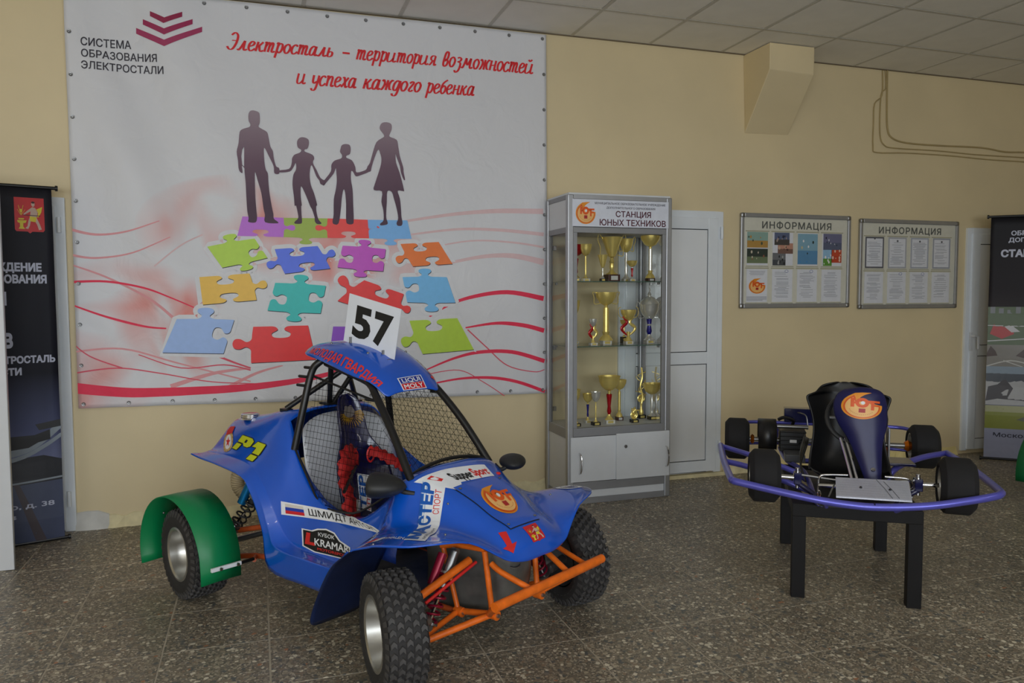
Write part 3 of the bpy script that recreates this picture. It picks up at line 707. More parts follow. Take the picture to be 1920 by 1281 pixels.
woman = [(1435,290),(1455,255),(1500,248),(1540,265),(1545,310),(1530,350),(1525,380),(1590,410),(1605,470),(1620,560),(1650,660),(1655,710),(1668,775),(1655,775),(1630,710),(1620,650),(1590,570),(1580,540),(1585,620),(1620,720),(1658,870),(1650,882),(1600,880),(1620,950),(1630,1040),(1635,1120),(1645,1170),(1635,1200),(1600,1200),(1590,1175),(1605,1130),(1590,1040),(1565,950),(1545,890),(1505,885),(1500,980),(1495,1060),(1495,1130),(1508,1170),(1500,1190),(1445,1198),(1440,1180),(1470,1150),(1468,1060),(1450,980),(1455,885),(1380,872),(1395,800),(1440,660),(1450,590),(1440,540),(1420,500),(1385,580),(1360,660),(1350,700),(1320,700),(1320,660),(1345,620),(1370,530),(1405,430),(1470,385),(1470,360),(1440,320)]
silm = gradz('silhouette_print', [(0, (84, 60, 78)), (.35, (116, 90, 106)), (.75, (158, 140, 150)), (1, (192, 182, 186))], .07, .82, .5)
for nm, pl, hole in (('man_print', man, [(187,470),(168,500),(160,560),(168,640),(186,655)]), ('girl_print', girl, None), ('boy_print', boy, None), ('woman_print', woman, None)):
    L = [[(p.x, p.y) for p in crom([Vector((*q, 0)) for q in PP(sc_(pl, .203, 420, 180))], 3, True)]]
    if hole: L.append(PP(sc_(hole, .203, 420, 180)))
    lay(nm, tess(*L), BFl, silm, banner, ST, .0045)
# corner logo and lettering
for i, q in enumerate([[(614,80),(705,122),(817,84),(817,115),(700,157),(614,110)], [(567,125),(703,190),(882,128),(882,160),(703,228),(567,158)], [(522,174),(703,260),(942,175),(942,208),(703,300),(522,210)]]):
    lay('chevron_print', tess(PP(sc_(q, .2966, 100, 0))), BFl, prt([(150, 24, 70), (160, 36, 84), (168, 52, 96)][i]), banner, ST, .002)
def btext(s, x0, x1, y0, y1, hpx, m, bold=0, shear=0, space=1.0):
    """banner lettering: baseline from pixel (x0,y0) to (x1,y1), cap height hpx"""
    a = P(x0, y0); b_ = P(x1, y1); c = P(x0, y0-hpx); hz = c[1]-a[1]
    vs, fs = text(s, 0, 1, 0, 1, bold, shear, space)
    g = ([(a[0]+(b_[0]-a[0])*u, a[1]+(b_[1]-a[1])*u+hz*v) for u, v in vs], fs)
    return lay('lettering', g, BFl, m, banner, ST, .002)
DG = prt((52, 48, 58)); RT = prt((226, 34, 42))
btext('СИСТЕМА', 152.5, 245.5, 86, 91, 15.5, DG, .014); btext('ОБРАЗОВАНИЯ', 153.5, 294.5, 107.5, 116.5, 14.5, DG, .014); btext('ЭЛЕКТРОСТАЛИ', 153.5, 307, 129.5, 139.5, 14.5, DG, .014)
# the slogan is in a slanted brush hand: every letter is a set of strokes (x-height 1)
BR = {'и': (.78, [[(0,1),(0,.25),(.12,0),(.34,.12),(.48,.4)], [(.48,1),(.48,.2),(.58,0),(.74,.14)]]),
 'л': (.68, [[(-.02,.1),(.08,0),(.2,.3),(.36,1)], [(.36,1),(.40,.2),(.50,0),(.66,.14)]]), 'м': (.92, [[(-.02,.1),(.06,0),(.14,.2),(.25,1)], [(.25,1),(.42,.3),(.64,1)], [(.64,1),(.66,.2),(.76,0),(.9,.14)]]),
 'е': (.52, [[(.05,.45),(.3,.6),(.36,.85),(.2,1),(.04,.75),(.03,.3),(.18,0),(.36,.08),(.5,.28)]]), 'к': (.58, [[(.06,1),(.04,0)], [(.04,.45),(.2,.6),(.42,1)], [(.2,.58),(.32,.1),(.44,0),(.56,.14)]]),
 'т': (.82, [[(0,.9),(.06,1),(.07,0)], [(.08,.6),(.2,1),(.32,.85),(.32,0)], [(.33,.6),(.45,1),(.57,.85),(.57,.15),(.67,0),(.8,.14)]]), 'р': (.56, [[(0,.9),(.08,1),(.08,-.55)], [(.08,.7),(.22,1),(.4,.85),(.42,.3),(.28,0),(.1,.2)]]),
 'о': (.52, [[(.25,1),(.05,.8),(.02,.35),(.18,0),(.36,.15),(.42,.65),(.25,1)]]), 'с': (.48, [[(.38,.8),(.25,1),(.06,.8),(.02,.35),(.16,0),(.34,.08),(.46,.28)]]),
 'а': (.64, [[(.38,.85),(.22,1),(.04,.7),(.03,.2),(.16,0),(.32,.2),(.4,.9)], [(.42,1),(.42,.2),(.5,0),(.62,.14)]]), 'ь': (.48, [[(.03,1),(.03,.15),(.16,0),(.34,.12),(.34,.45),(.2,.56),(.05,.46)]]),
 'я': (.62, [[(.42,1),(.42,.15),(.5,0),(.6,.14)], [(.42,1),(.18,1),(.06,.8),(.14,.54),(.42,.5)], [(.26,.5),(.12,.1),(0,0)]]), 'в': (.5, [[(.1,.5),(.3,.8),(.3,1.3),(.17,1.45),(.06,1.2),(.03,.3),(.15,0),(.33,.15),(.36,.5),(.22,.7),(.1,.6)]]),
 'з': (.5, [[(.05,.9),(.2,1),(.36,.85),(.3,.64),(.14,.55),(.34,.45),(.38,.1),(.3,-.35),(.1,-.5),(0,-.3)]]), 'ж': (.84, [[(0,.85),(.08,1),(.2,.6),(.1,.1),(0,0)], [(.38,1),(.38,0)], [(.76,.9),(.68,1),(.54,.6),(.64,.1),(.78,.08)], [(.2,.55),(.54,.55)]]),
 'н': (.62, [[(.05,1),(.05,0)], [(.05,.48),(.42,.56)], [(.42,1),(.42,.15),(.5,0),(.6,.14)]]), 'у': (.52, [[(0,1),(.03,.4),(.15,.2),(.32,.4)], [(.4,1),(.38,0),(.3,-.45),(.12,-.5),(.02,-.3)]]),
 'п': (.62, [[(0,.9),(.06,1),(.08,0)], [(.08,.6),(.25,1),(.4,.85),(.4,.15),(.5,0),(.6,.14)]]), 'х': (.52, [[(.02,.9),(.1,1),(.22,.5),(.34,0),(.46,.14)], [(.42,1),(.22,.5),(.02,0)]]),
 'д': (.54, [[(.38,.85),(.22,1),(.04,.7),(.03,.2),(.16,0),(.32,.2),(.4,.9)], [(.42,1),(.4,-.1),(.3,-.5),(.1,-.5),(.02,-.3)]]), 'г': (.44, [[(.05,.8),(.2,1),(.32,.85),(.12,.3),(.1,.1),(.22,0),(.38,.16)]]),
 'б': (.5, [[(.42,1.45),(.25,1.3),(.08,1),(.02,.4),(.18,0),(.36,.2),(.38,.6),(.22,.85),(.06,.6)]]), 'Э': (.66, [[(0,1.5),(.2,1.78),(.44,1.5),(.48,.8),(.34,.1),(.1,0),(-.1,.3)], [(.12,.95),(.48,.95)]]), '–': (.62, [[(.08,.5),(.5,.5)]]), ' ': (.55, [])}
BR['й'] = (.78, BR['и'][1]+[[(.1,1.4),(.24,1.24),(.4,1.42)]])
def brush(s, x0, x1, y0, y1, hpx):
    a = P(x0, y0); b_ = P(x1, y1); hz = P(x0, y0-hpx)[1]-a[1]; x = 0; G_ = []
    for ch in s:
        adv, st_ = BR[ch]
        for q in st_:
            pts_ = [(x+px_+py_*.22, py_) for px_, py_ in q]
            c_ = crom([Vector((*p, 0)) for p in pts_], 5) if len(pts_) > 2 else [Vector((*pts_[0], 0)), Vector((*pts_[1], 0))]
            n_ = len(c_); ww = []
            for i in range(n_):
                t = (c_[min(i+1, n_-1)]-c_[max(i-1, 0)]).normalized(); ww.append((.085+.09*abs(t.y)) if ch != '–' else .2)
            G_.append(ribbon([(p.x, p.y) for p in c_], ww))
        x += adv+.03
    x -= .03; out = [([(a[0]+(b_[0]-a[0])*vx/x, a[1]+(b_[1]-a[1])*vx/x+hz*vy) for vx, vy in vs], fs) for vs, fs in G_]
    lay('lettering', out, BFl, RT, banner, ST, .002)
for w_ in (('Электросталь', 427, 624, 93, 107.5, 18), ('–', 636, 656, 108, 110, 18), ('территория', 667, 816, 112, 124, 18), ('возможностей', 828, 999, 125, 139, 19),
           ('и', 556, 573, 157, 158, 19), ('успеха', 584, 667, 160, 166, 19), ('каждого', 680, 787, 167, 174, 19), ('ребенка', 798, 888, 175, 180, 18)): brush(*w_)
# eyelets round the hem, their nails in the wall
eye = None
def eyelet(x, z):
    global eye
    if eye is None:
        m_ = MB()
        m_.lathe([(.006, -.001), (.0065, -.0035), (.0095, -.004), (.0115, -.002), (.012, .0005)], n=12, axis='y'); m_.lathe([(0, -.006), (.004, -.005), (.005, -.001)], n=8, axis='y')
        eye = m_.build('eyelet', M['steel'], banner); o = eye
    else: o = bpy.data.objects.new('eyelet', eye.data); COL.objects.link(o); o.parent = banner
    q = BF(x, z, .001); o.location = Vector(q)-banner.location
for k in range(13): x = BX0+.03+(BX1-BX0-.06)*k/12; eyelet(x, BZ1-.03); eyelet(x, bz0(x)+.025)
for k in range(1, 10):
    z = .75+(BZ1-.78)*k/10; eyelet(BX0+.025, z); eyelet(BX1-.02, z)

# ================================================================== INFORMATION BOARDS
def board(x0, x1, z0, z1, label, which):
    t = thing('information_board', label, 'notice board', ((x0+x1)/2, 0, z0), group='information boards on the wall')
    o = Vector(t.location); L = lambda x, y, z: (x-o.x, y-o.y, z-o.z)
    def lb(a, b, c, d, e, f): return MB().box(a-o.x, b-o.x, c, d, e-o.z, f-o.z)
    lb(x0+.02, x1-.02, -.014, -.004, z0+.02, z1-.02).build('backing', prt((214, 212, 198), .5), t, smooth=False)
    for q in ((x0+.03, x1-.03, z0, z0+.034), (x0+.03, x1-.03, z1-.034, z1)): lb(q[0], q[1], -.028, -.003, q[2], q[3]).build('frame_rail', M['alu'], t, smooth=False, bevel=.007)
    for q in ((x0, x0+.030, z0+.03, z1-.03), (x1-.030, x1, z0+.03, z1-.03)): lb(q[0], q[1], -.028, -.003, q[2], q[3]).build('frame_rail', M['alu'], t, smooth=False, bevel=.007)
    for a, b in ((x0, z0), (x1-.038, z0), (x0, z1-.038), (x1-.038, z1-.038)): lb(a-.001, a+.039, -.030, -.002, b-.001, b+.039).build('corner_cap', M['steel'], t, smooth=False, bevel=.012)
    F = lambda u, v, off: (u-o.x, -.0145-off, v-o.z)
    W_ = x1-x0; H_ = z1-z0
    lay('lettering', text('ИНФОРМАЦИЯ', x0+W_*.19, x0+W_*.82, z1-.115, z1-.062, .02, 0, 1.15), F, prt((92, 94, 90)), t)
    rnd = random.Random(which)
    for r in range(2):
        for c in range(4):
            px0 = x0+.062+c*(W_-.10)/4; px1 = px0+(W_-.10)/4-.045; pz1 = z1-.145-r*.285; pz0 = pz1-.255
            lb(px0-.012, px1+.012, -.018, -.013, pz1+.004, pz1+.011).build('pocket_strip', prt((170, 166, 140)), t, smooth=False)
            lb(px0-.008, px1+.008, -.017, -.013, pz0-.012, pz0-.006).build('pocket_strip', prt((170, 168, 150)), t, smooth=False)
            p = lb(px0, px1, -.0165, -.0145, pz0, pz1).build('paper', prt((222, 224, 232), .5), t, smooth=False)
            G = lambda u, v, off: (px0+(px1-px0)*u-o.x, -.0167-off, pz0+(pz1-pz0)*v-o.z)
            rect = lambda a, b, c_, d: tess([(a, c_), (b, c_), (b, d), (a, d)])
            ln = []
            if which == 1 and r == 0:
                def photo(a, b, c_, d, sky, low, spots):
                    lay('photo', rect(a, b, c_, d), G, prt(sky), p, 0, .0004); lay('photo_scene', rect(a, b, c_, c_+(d-c_)*.45), G, prt(low), p, 0, .0007)
                    for k in range(7):
                        uu = rnd.uniform(a+.05, b-.05); vv = rnd.uniform(c_+.06, d-.1); cc = spots[k % len(spots)]; s_ = rnd.uniform(.02, .05)
                        lay('photo_scene', tess(circ(uu, vv, s_, s_*1.1, 7)), G, prt(cc), p, 0, .0009+k*.0001)
                if c == 0: photo(.0, 1, .53, 1, (140, 170, 160), (180, 140, 70), [(190, 140, 60), (70, 80, 60)]); photo(0, 1, .06, .5, (50, 60, 52), (110, 124, 92), [(200, 190, 170), (150, 90, 70)])
                if c == 1: photo(.08, .82, .62, 1, (90, 100, 130), (70, 66, 62), [(170, 150, 140), (40, 40, 60)]); photo(.25, 1, .36, .68, (190, 140, 120), (120, 90, 80), [(60, 40, 40), (200, 170, 140)]); photo(0, .64, 0, .38, (110, 112, 116), (70, 74, 78), [(30, 32, 34), (160, 160, 160)])
                if c == 2: photo(0, 1, .04, .98, (130, 170, 190), (90, 140, 180), [(40, 50, 40), (240, 240, 240), (60, 130, 200), (200, 190, 150)])
                if c == 3: photo(.05, 1, .5, 1, (110, 110, 140), (90, 96, 120), [(40, 40, 50), (200, 200, 210)]); photo(.05, .5, 0, .5, (150, 190, 220), (96, 150, 60), [(235, 235, 230)]); photo(.48, 1, .1, .58, (196, 76, 44), (190, 70, 40), [(230, 200, 180)])
            elif which == 1 and r == 1 and c == 0:
                emblem(G, p, .1, .92, .25, .72, .0004, 0, False)
                ln = [rect(.12+.05*k % .1, .9-.03*k, .93-.035*k, .94-.035*k) for k in range(4)]+[rect(.0, .98-.2*(k == 3), .15-.035*k, .165-.035*k) for k in range(4)]
            else:
                if which == 2 and r == 0:
                    fc = [(96, 96, 104), (176, 178, 186), (172, 176, 188), (160, 164, 176)][c]
                    lay('certificate_border', tess([(0.0, 0), (1, 0), (1, 1), (0, 1)], [(.07, .05), (.93, .05), (.93, .95), (.07, .95)]), G, prt(fc), p, 0, .0004)
                    lay('crest', tess(circ(.5, .95 if c == 0 else .88, .05, .035, 10)), G, prt((90, 90, 96)), p, 0, .0008)
                v = .82 if r == 0 else .9
                while v > .12:
                    a = rnd.choice((.12, .12, .2, .3)); b_ = rnd.uniform(.6, .9)
                    if a >= .2: b_ = 1-a
                    ln.append(rect(a, b_, v, v+.012)); v -= rnd.choice((.035, .035, .05, .07))
                if r == 1 and c in (1, 2): lay('stamp', tess(circ(.7, .94, .09, .05, 14), circ(.7, .94, .07, .038, 14)), G, prt((120, 130, 180)), p, 0, .0005)
            if ln: lay('printed_lines', ln, G, prt((150, 152, 162)), p, 0, .0005)
    return t
board(3.524, 4.556, 1.287, 2.020, 'aluminium framed information board with colour photos, nearer the trophy cabinet', 1)
b2 = board(4.646, 5.682, 1.272, 2.005, 'aluminium framed information board with only printed papers, near the right door', 2)

# ================================================================== TROPHY CABINET
CX = (1.927, 2.690); CY = (-.446, -.03); CZ = 2.05
cab = thing('trophy_cabinet', 'tall glazed aluminium display cabinet with a club sign on top and trophies inside', 'cabinet', ((CX[0]+CX[1])/2, -.24, 0))
cl = lambda b: b  # world-space parts
def cbx(name, m, *b, bevel=.0015, label=None, parent=cab): return MB().box(*b).build(name, m, parent, world=True, smooth=False, bevel=bevel, label=label)
x0, x1 = CX; y0, y1 = CY; pw = .042
for x in (x0, x1-pw):
    for y in (y0, y1-pw): cbx('post', M['alu'], x, x+pw, y, y+pw, 0, CZ, bevel=.006)
inn = (x0+pw, x1-pw)
cbx('sign_rail', M['alud'], inn[0], inn[1], y0+.004, y0+.03, 1.803, 1.840)
cbx('top_rail', M['alu'], inn[0], inn[1], y0+.002, y0+.03, 2.022, 2.05)
cbx('bottom_rail', M['alud'], inn[0], inn[1], y0+.003, y0+.03, .455, .512)
cbx('base_rail', M['alud'], inn[0], inn[1], y0+.003, y0+.03, .090, .146)
cbx('plinth_rail', M['alud'], inn[0], inn[1], y0+.003, y0+.03, 0, .040)
cbx('plinth_panel', M['cabw'], inn[0], inn[1], y0+.010, y0+.02, .04, .09)
for x in (inn[0], inn[1]-.026): cbx('front_stile', M['alud'], x, x+.026, y0+.004, y0+.026, .512, 1.803)
for a, b in ((x0+.006, x0+.03), (x1-.03, x1-.006)):
    for z in ((1.803, 1.840), (2.022, 2.05), (.44, .505), (0, .05)): cbx('side_rail', M['alud'], a, b, y0+pw, y1-pw, z[0], z[1])
    cbx('side_panel', M['cabw'], a+.006, b-.006, y0+pw, y1-pw, .05, .44); cbx('side_panel', M['cabw'], a+.006, b-.006, y0+pw, y1-pw, 1.840, 2.022)
    cbx('side_stile', M['alud'], a, b, y1-pw-.02, y1-pw, .505, 1.803); cbx('side_stile', M['alud'], a, b, y0+pw, y0+pw+.02, .505, 1.803)
cbx('top_panel', M['cabw'], x0+.01, x1-.01, y0+.01, y1-.01, CZ-.004, CZ+.012)
cbx('deck', M['cabw'], x0+.01, x1-.01, y0+.031, y1-.01, .478, .506)
cbx('back_panel', M['cabw'], inn[0], inn[1], y1-.03, y1-.015, .04, .478); cbx('back_panel', M['cabw'], inn[0], inn[1], y1-.03, y1-.015, 1.812, 2.03)
cbx('ceiling_panel', M['cabw'], x0+.04, x1-.04, y0+.031, y1-.04, 1.805, 1.815)
for z in (1.487, 1.053):
    s = cbx('glass_shelf', M['glassshelf'], x0+.035, x1-.035, y0+.05, y1-.05, z-.006, z, bevel=0)
    MB().box(x0+.035, x1-.035, y0+.048, y0+.050, z-.006, z).build('shelf_edge', M['glassedge'], s, world=True, smooth=False)
    for x in (x0+.05, x1-.062):
        for y in (y0+.07, y1-.08): cbx('shelf_clip', M['steel'], x, x+.012, y, y+.02, z-.022, z-.006)
def pane(a, b):
    MB().add([a, (b[0], b[1], a[2]) , b, (a[0], a[1], b[2])], [(0,1,2,3)]).build('glass_pane', M['glass'], cab, world=True, smooth=False)
pane((inn[0], y0+.012, .512), (inn[1], y0+.012, 1.803)); pane((x0+.016, y0+pw, .5), (x0+.016, y1-pw, 1.808)); pane((x1-.016, y0+pw, .5), (x1-.016, y1-pw, 1.808)); pane((inn[0], y1-.02, .5), (inn[1], y1-.02, 1.808))
for z in (.60, 1.03, 1.72): cbx('glass_clamp', M['steel'], x0+.03, x0+.05, y1-.085, y1-.06, z-.016, z+.016)
dl = cbx('door', M['cabw'], inn[0]-.02, 2.284, y0-.001, y0+.016, .150, .452); dr = cbx('door', M['cabw'], 2.276, inn[1]+.03, y0-.012, y0-.002, .150, .462)
for x, d, y, z in ((2.010, dl, y0-.001, .275), (2.650, dr, y0-.012, .285)):
    MB().tube(crom([(x, y, z-.07), (x+.004, y-.022, z-.055), (x+.006, y-.030, z), (x+.004, y-.022, z+.055), (x, y, z+.07)], 4), .005, 8).build('handle', M['chrome'], d, world=True)
MB().lathe([(.012, -.008), (.013, 0)], n=16, axis='y').v
lk = MB().lathe([(0, -.006), (.010, -.006), (.012, -.002), (.012, .002)], c=(2.345, y0-.012, .372), axis='y', n=16); lk.build('lock', M['steel'], dr, world=True)
sg = cbx('sign_board', prt((222, 226, 238), .4), inn[0]-.012, inn[1]+.012, y0-.003, y0+.003, 1.843, 2.020, bevel=0)
o_ = root_mat(sg).translation
SF = lambda u, v, off: (x0+.03+(x1-x0-.06)*u-o_.x, y0-.0035-off-o_.y, 1.843+.177*v)
MR = prt((84, 26, 46)); 
lay('lettering', text('МУНИЦИПАЛЬНОЕ ОБРАЗОВАТЕЛЬНОЕ УЧРЕЖДЕНИЕ', .225, .965, .835, .91, .01), SF, prt((64, 60, 72)), sg)
lay('lettering', text('ДОПОЛНИТЕЛЬНОГО ОБРАЗОВАНИЯ', .345, .855, .68, .755, .01), SF, prt((64, 60, 72)), sg)
lay('lettering', text('СТАНЦИЯ', .44, .81, .385, .60, .018), SF, MR, sg); lay('lettering', text('ЮНЫХ ТЕХНИКОВ', .275, .97, .06, .285, .018), SF, MR, sg)
emblem(SF, sg, .03, .235, .08, .90, .0006)

# ---- trophies
def trophy(px, pyb, pyt, Y, wpx, zb, label, metal='gold', kind='bowl', base=('marbw', .05, .022), stem='gold', handles=0, lid=False, accent=None, shelf='top'):
    q = aty(px, pyb, Y); sc = (aty(px+1, pyb, Y)-q).length
    H = aty(px, pyt, Y).z-zb; Wd = wpx*sc/2
    t = thing('trophy', label, 'trophy', (q.x, Y, zb), 0, 'trophies on the %s shelf' % shelf)
    bm_, bw, bh = base
    if bm_ == 'wood': MB().box(-bw/2, bw/2, -bw/2, bw/2, 0, bh).build('base', M[bm_], t, smooth=False, bevel=.002)
    else: MB().box(-bw/2, bw/2, -bw*.42, bw*.42, 0, bh).build('base', M[bm_], t, smooth=False, bevel=.0015)
    MB().box(-bw*.3, bw*.3, -bw*(.5 if bm_ == 'wood' else .42)-.0012, -bw*(.5 if bm_ == 'wood' else .42), bh*.2, bh*.8).build('plaque', M['gold'] if bm_ != 'wood' else prt((200, 200, 196)), t, smooth=False)
    top = H-bh
    if kind in ('bowl', 'deep'):
        bh_ = top*(.34 if kind == 'bowl' else .55); zb_ = bh+top-bh_ - (top*.22 if lid else 0)
        fs = Wd*.42
        st = [(fs, bh), (fs*.9, bh+.004), (fs*.5, bh+top*.06), (fs*.26, bh+top*.13), (fs*.4, bh+top*.2), (fs*.3, bh+top*.3), (fs*.42, bh+(zb_-bh)*.75), (fs*.24, bh+(zb_-bh)*.88), (fs*.35, zb_)]
        MB().lathe([(0, bh)]+st, n=18).build('stem', M[stem], t)
        R_ = Wd*(1 if not handles else .72)
        bp_ = [(0.004, zb_), (R_*.35, zb_+bh_*.06), (R_*.7, zb_+bh_*.3), (R_*.9, zb_+bh_*.6), (R_*.96, zb_+bh_*.9), (R_*1.04, zb_+bh_), (R_*.98, zb_+bh_*.99), (R_*.86, zb_+bh_*.6), (R_*.6, zb_+bh_*.25), (0, zb_+bh_*.12)]
        if kind == 'deep': bp_ = [(0.004, zb_), (R_*.3, zb_+bh_*.05), (R_*.5, zb_+bh_*.3), (R_*.72, zb_+bh_*.65), (R_*1.0, zb_+bh_), (R_*.95, zb_+bh_*.98), (R_*.6, zb_+bh_*.6), (R_*.3, zb_+bh_*.2), (0, zb_+bh_*.12)]
        MB().lathe(bp_, n=22).build('cup', M[metal], t)
        if lid:
            MB().lathe([(R_*1.0, zb_+bh_), (R_*.9, zb_+bh_*1.15), (R_*.5, zb_+bh_*1.4), (R_*.15, zb_+bh_*1.5), (R_*.2, zb_+bh_*1.6), (R_*.1, zb_+bh_*1.75), (0, zb_+bh_*1.8)], n=20).build('lid', M[metal], t)
            MB().tube(crom([(0, 0, zb_+bh_*1.7), (.004, 0, zb_+bh_*1.9), (-.003, 0, zb_+bh_*2.05), (.002, 0, zb_+bh_*2.2)], 3), [.006, .007, .006, .005, .004, .004, .003, .003, .003, .002], 6).build('finial', M[metal], t)
        for s in ((-1, 1) if handles else ()):
            e = Wd
            MB().tube(crom([(s*R_*.55, 0, zb_+bh_*.15), (s*e*.8, 0, zb_+bh_*.1), (s*e*.82, 0, zb_+bh_*.5), (s*e*1.0, 0, zb_+bh_*.85), (s*e*.92, 0, zb_+bh_*1.15), (s*R_*.9, 0, zb_+bh_*.9)], 4), .0028, 6).build('handle', M[metal], t)
    if accent:
        z0_ = bh+top*.12; z1_ = bh+top*.58
        MB().lathe([(Wd*.12, z0_), (Wd*.2, z0_+(z1_-z0_)*.15), (Wd*.14, z0_+(z1_-z0_)*.4), (Wd*.26, z1_), (Wd*.2, z1_+.003)], n=14).build('coloured_stem', M[accent], t)
    if kind == 'column':
        c0 = bh+top*.18; c1 = bh+top*.68
        MB().lathe([(Wd*.5, bh), (Wd*.42, bh+top*.05), (Wd*.2, bh+top*.12), (Wd*.26, c0)], n=18).build('foot', M['gold'], t)
        MB().lathe([(Wd*.2, c0), (Wd*.2, c1), (0, c1)], n=16).build('column', M[stem], t)
        zc = c1; bh_ = top-(c1-bh); R_ = Wd*(1 if not handles else .72)
        MB().lathe([(Wd*.12, zc), (Wd*.15, zc+bh_*.15), (R_*.6, zc+bh_*.3), (R_*.95, zc+bh_*.7), (R_, zc+bh_), (R_*.9, zc+bh_*.95), (0, zc+bh_*.4)], n=22).build('cup', M[metal], t)
        for s in ((-1, 1) if handles else ()):
            MB().tube(crom([(s*R_*.5, 0, zc+bh_*.3), (s*Wd*.85, 0, zc+bh_*.25), (s*Wd*.9, 0, zc+bh_*.7), (s*Wd, 0, zc+bh_*1.0), (s*R_*.95, 0, zc+bh_*.95)], 4), .0028, 6).build('handle', M[metal], t)
    if kind == 'figure':
        MB().lathe([(Wd*.3, bh), (Wd*.35, bh+top*.06), (Wd*.14, bh+top*.16), (Wd*.2, bh+top*.24)], n=14).build('foot', M['gold'], t)
        f = MB(); rnd = random.Random(int(px))
        f.tube(crom([(0, 0, bh+top*.2), (Wd*.2, 0, bh+top*.4), (-Wd*.15, 0, bh+top*.6), (Wd*.15, 0, bh+top*.8), (0, 0, bh+top)], 4), Wd*.14, 8)
        for k in range(7): f.tube(crom([(0, 0, bh+top*(.3+.08*k)), (Wd*rnd.uniform(-.8, .8), rnd.uniform(-.01, .01), bh+top*(.35+.08*k)), (Wd*rnd.uniform(-1, 1), 0, bh+top*(.42+.08*k))], 3), .003, 6)
        f.lathe([(Wd*.5, 0), (Wd*.6, .003), (Wd*.5, .006), (0, .006)], c=(0, -.004, bh+top*.34), axis='y', n=16); f.build('figure', M[metal], t)
    if kind == 'flame':
        MB().lathe([(Wd*.4, bh), (Wd*.3, bh+top*.06), (Wd*.14, bh+top*.15), (Wd*.2, bh+top*.3)], n=14).build('foot', M['gold'], t)
        for s, mm in ((-1, 'tred'), (1, stem)):
            MB().tube(crom([(s*Wd*.1, 0, bh+top*.18), (s*Wd*.7, 0, bh+top*.4), (s*Wd*.15, 0, bh+top*.6), (s*Wd*.6, 0, bh+top*.78)], 5), [.004+.0075*sin(pi*i/15) for i in range(16)], 8, flat=.45).build('ribbon', M[mm], t)
        zc = bh+top*.66; bh_ = top*.34; R_ = Wd*.72
        MB().lathe([(Wd*.12, zc), (R_*.6, zc+bh_*.2), (R_*.95, zc+bh_*.7), (R_, zc+bh_), (R_*.9, zc+bh_*.95), (0, zc+bh_*.4)], n=20).build('cup', M[metal], t)
        for s in ((-1, 1) if handles else ()):
            MB().tube(crom([(s*R_*.5, 0, zc+bh_*.2), (s*Wd*.9, 0, zc+bh_*.4), (s*Wd, 0, zc+bh_*1.1), (s*Wd*.75, 0, zc+bh_*1.25)], 4), .0025, 6).build('handle', M[metal], t)
    return t
S1, S2, S3 = 1.487, 1.053, .506
trophy(1080, 523, 459, -.20, 34, S1, 'trophy with a red and gold cup, leftmost on the top shelf behind the frame', accent='tred', metal='tred', base=('marbw', .05, .024))
trophy(1098, 524, 458, -.26, 22, S1, 'slim gold goblet trophy with curled stem beside the leftmost red one', base=('marbw', .05, .02))
trophy(1130, 525, 478, -.30, 18, S1, 'small silver and gold goblet left of the wooden-based cup', metal='gold', stem='silver', kind='deep', base=('marbb', .035, .02))
trophy(1147, 526, 445, -.28, 52, S1, 'big gold cup with tall handles on a dark wooden block', kind='deep', handles=1, base=('wood', .086, .048))
trophy(1174, 523, 448, -.20, 34, S1, 'silver and gold goblet with handles behind the small red trophy', metal='gold', stem='silver', handles=1, base=('marbw', .05, .02))
trophy(1185, 525, 489, -.27, 18, S1, 'small trophy with a red stem on the top shelf', accent='tred', kind='bowl', stem='silver', base=('marbw', .042, .018))
trophy(1219, 526, 441, -.28, 33, S1, 'tall gold bowl trophy with a patterned column, rightmost on the top shelf', kind='column', stem='silver', base=('wood', .052, .024))
trophy(1079, 643, 563, -.15, 16, S2, 'gold trophy half hidden by the left frame of the middle shelf', shelf='middle', base=('marbw', .04, .02))
trophy(1112, 648, 598, -.32, 20, S2, 'small silver cup trophy with a red ribbon on the middle shelf', metal='silver', kind='flame', shelf='middle', base=('marbw', .05, .018))
trophy(1136, 645, 548, -.26, 50, S2, 'large gold two-handled bowl on a gold column, middle shelf', kind='column', handles=1, shelf='middle', base=('marbw', .066, .028))
trophy(1178, 647, 581, -.30, 37, S2, 'gold cup with red and gold flame ribbons on the middle shelf', kind='flame', handles=1, shelf='middle', base=('marbw', .056, .022))
trophy(1170, 642, 600, -.17, 14, S2, 'small dark based gold goblet behind the flame ribbon cup', shelf='middle', base=('marbb', .045, .045))
trophy(1217, 643, 551, -.26, 47, S2, 'silver lidded cup with wide handles and a blue collar, middle shelf', metal='silver', stem='silver', handles=1, lid=True, accent='tblue', shelf='middle', base=('marbw', .062, .024))
trophy(1081, 802, 730, -.33, 14, S3, 'gold cup half hidden behind the left frame at the bottom', shelf='bottom', base=('marbb', .05, .022))
trophy(1102, 789, 738, -.22, 18, S3, 'small gold cup with a blue stem on the bottom shelf', accent='tblue', shelf='bottom', base=('marbw', .045, .018))
trophy(1117, 800, 735, -.33, 17, S3, 'slim silver topped gold trophy on a black block, bottom shelf', metal='silver', shelf='bottom', base=('marbb', .055, .024))
trophy(1142, 795, 705, -.29, 38, S3, 'largest gold bowl trophy with a bright red stem on the bottom shelf', accent='tred', shelf='bottom', base=('marbw', .066, .026))
trophy(1161, 786, 712, -.19, 24, S3, 'gold cup on a shiny column behind the red stemmed bowl', kind='column', shelf='bottom', base=('wood', .045, .026))
trophy(1189, 794, 764, -.31, 24, S3, 'small gold figure trophy at the front of the bottom shelf', kind='figure', shelf='bottom', base=('marbb', .052, .022))
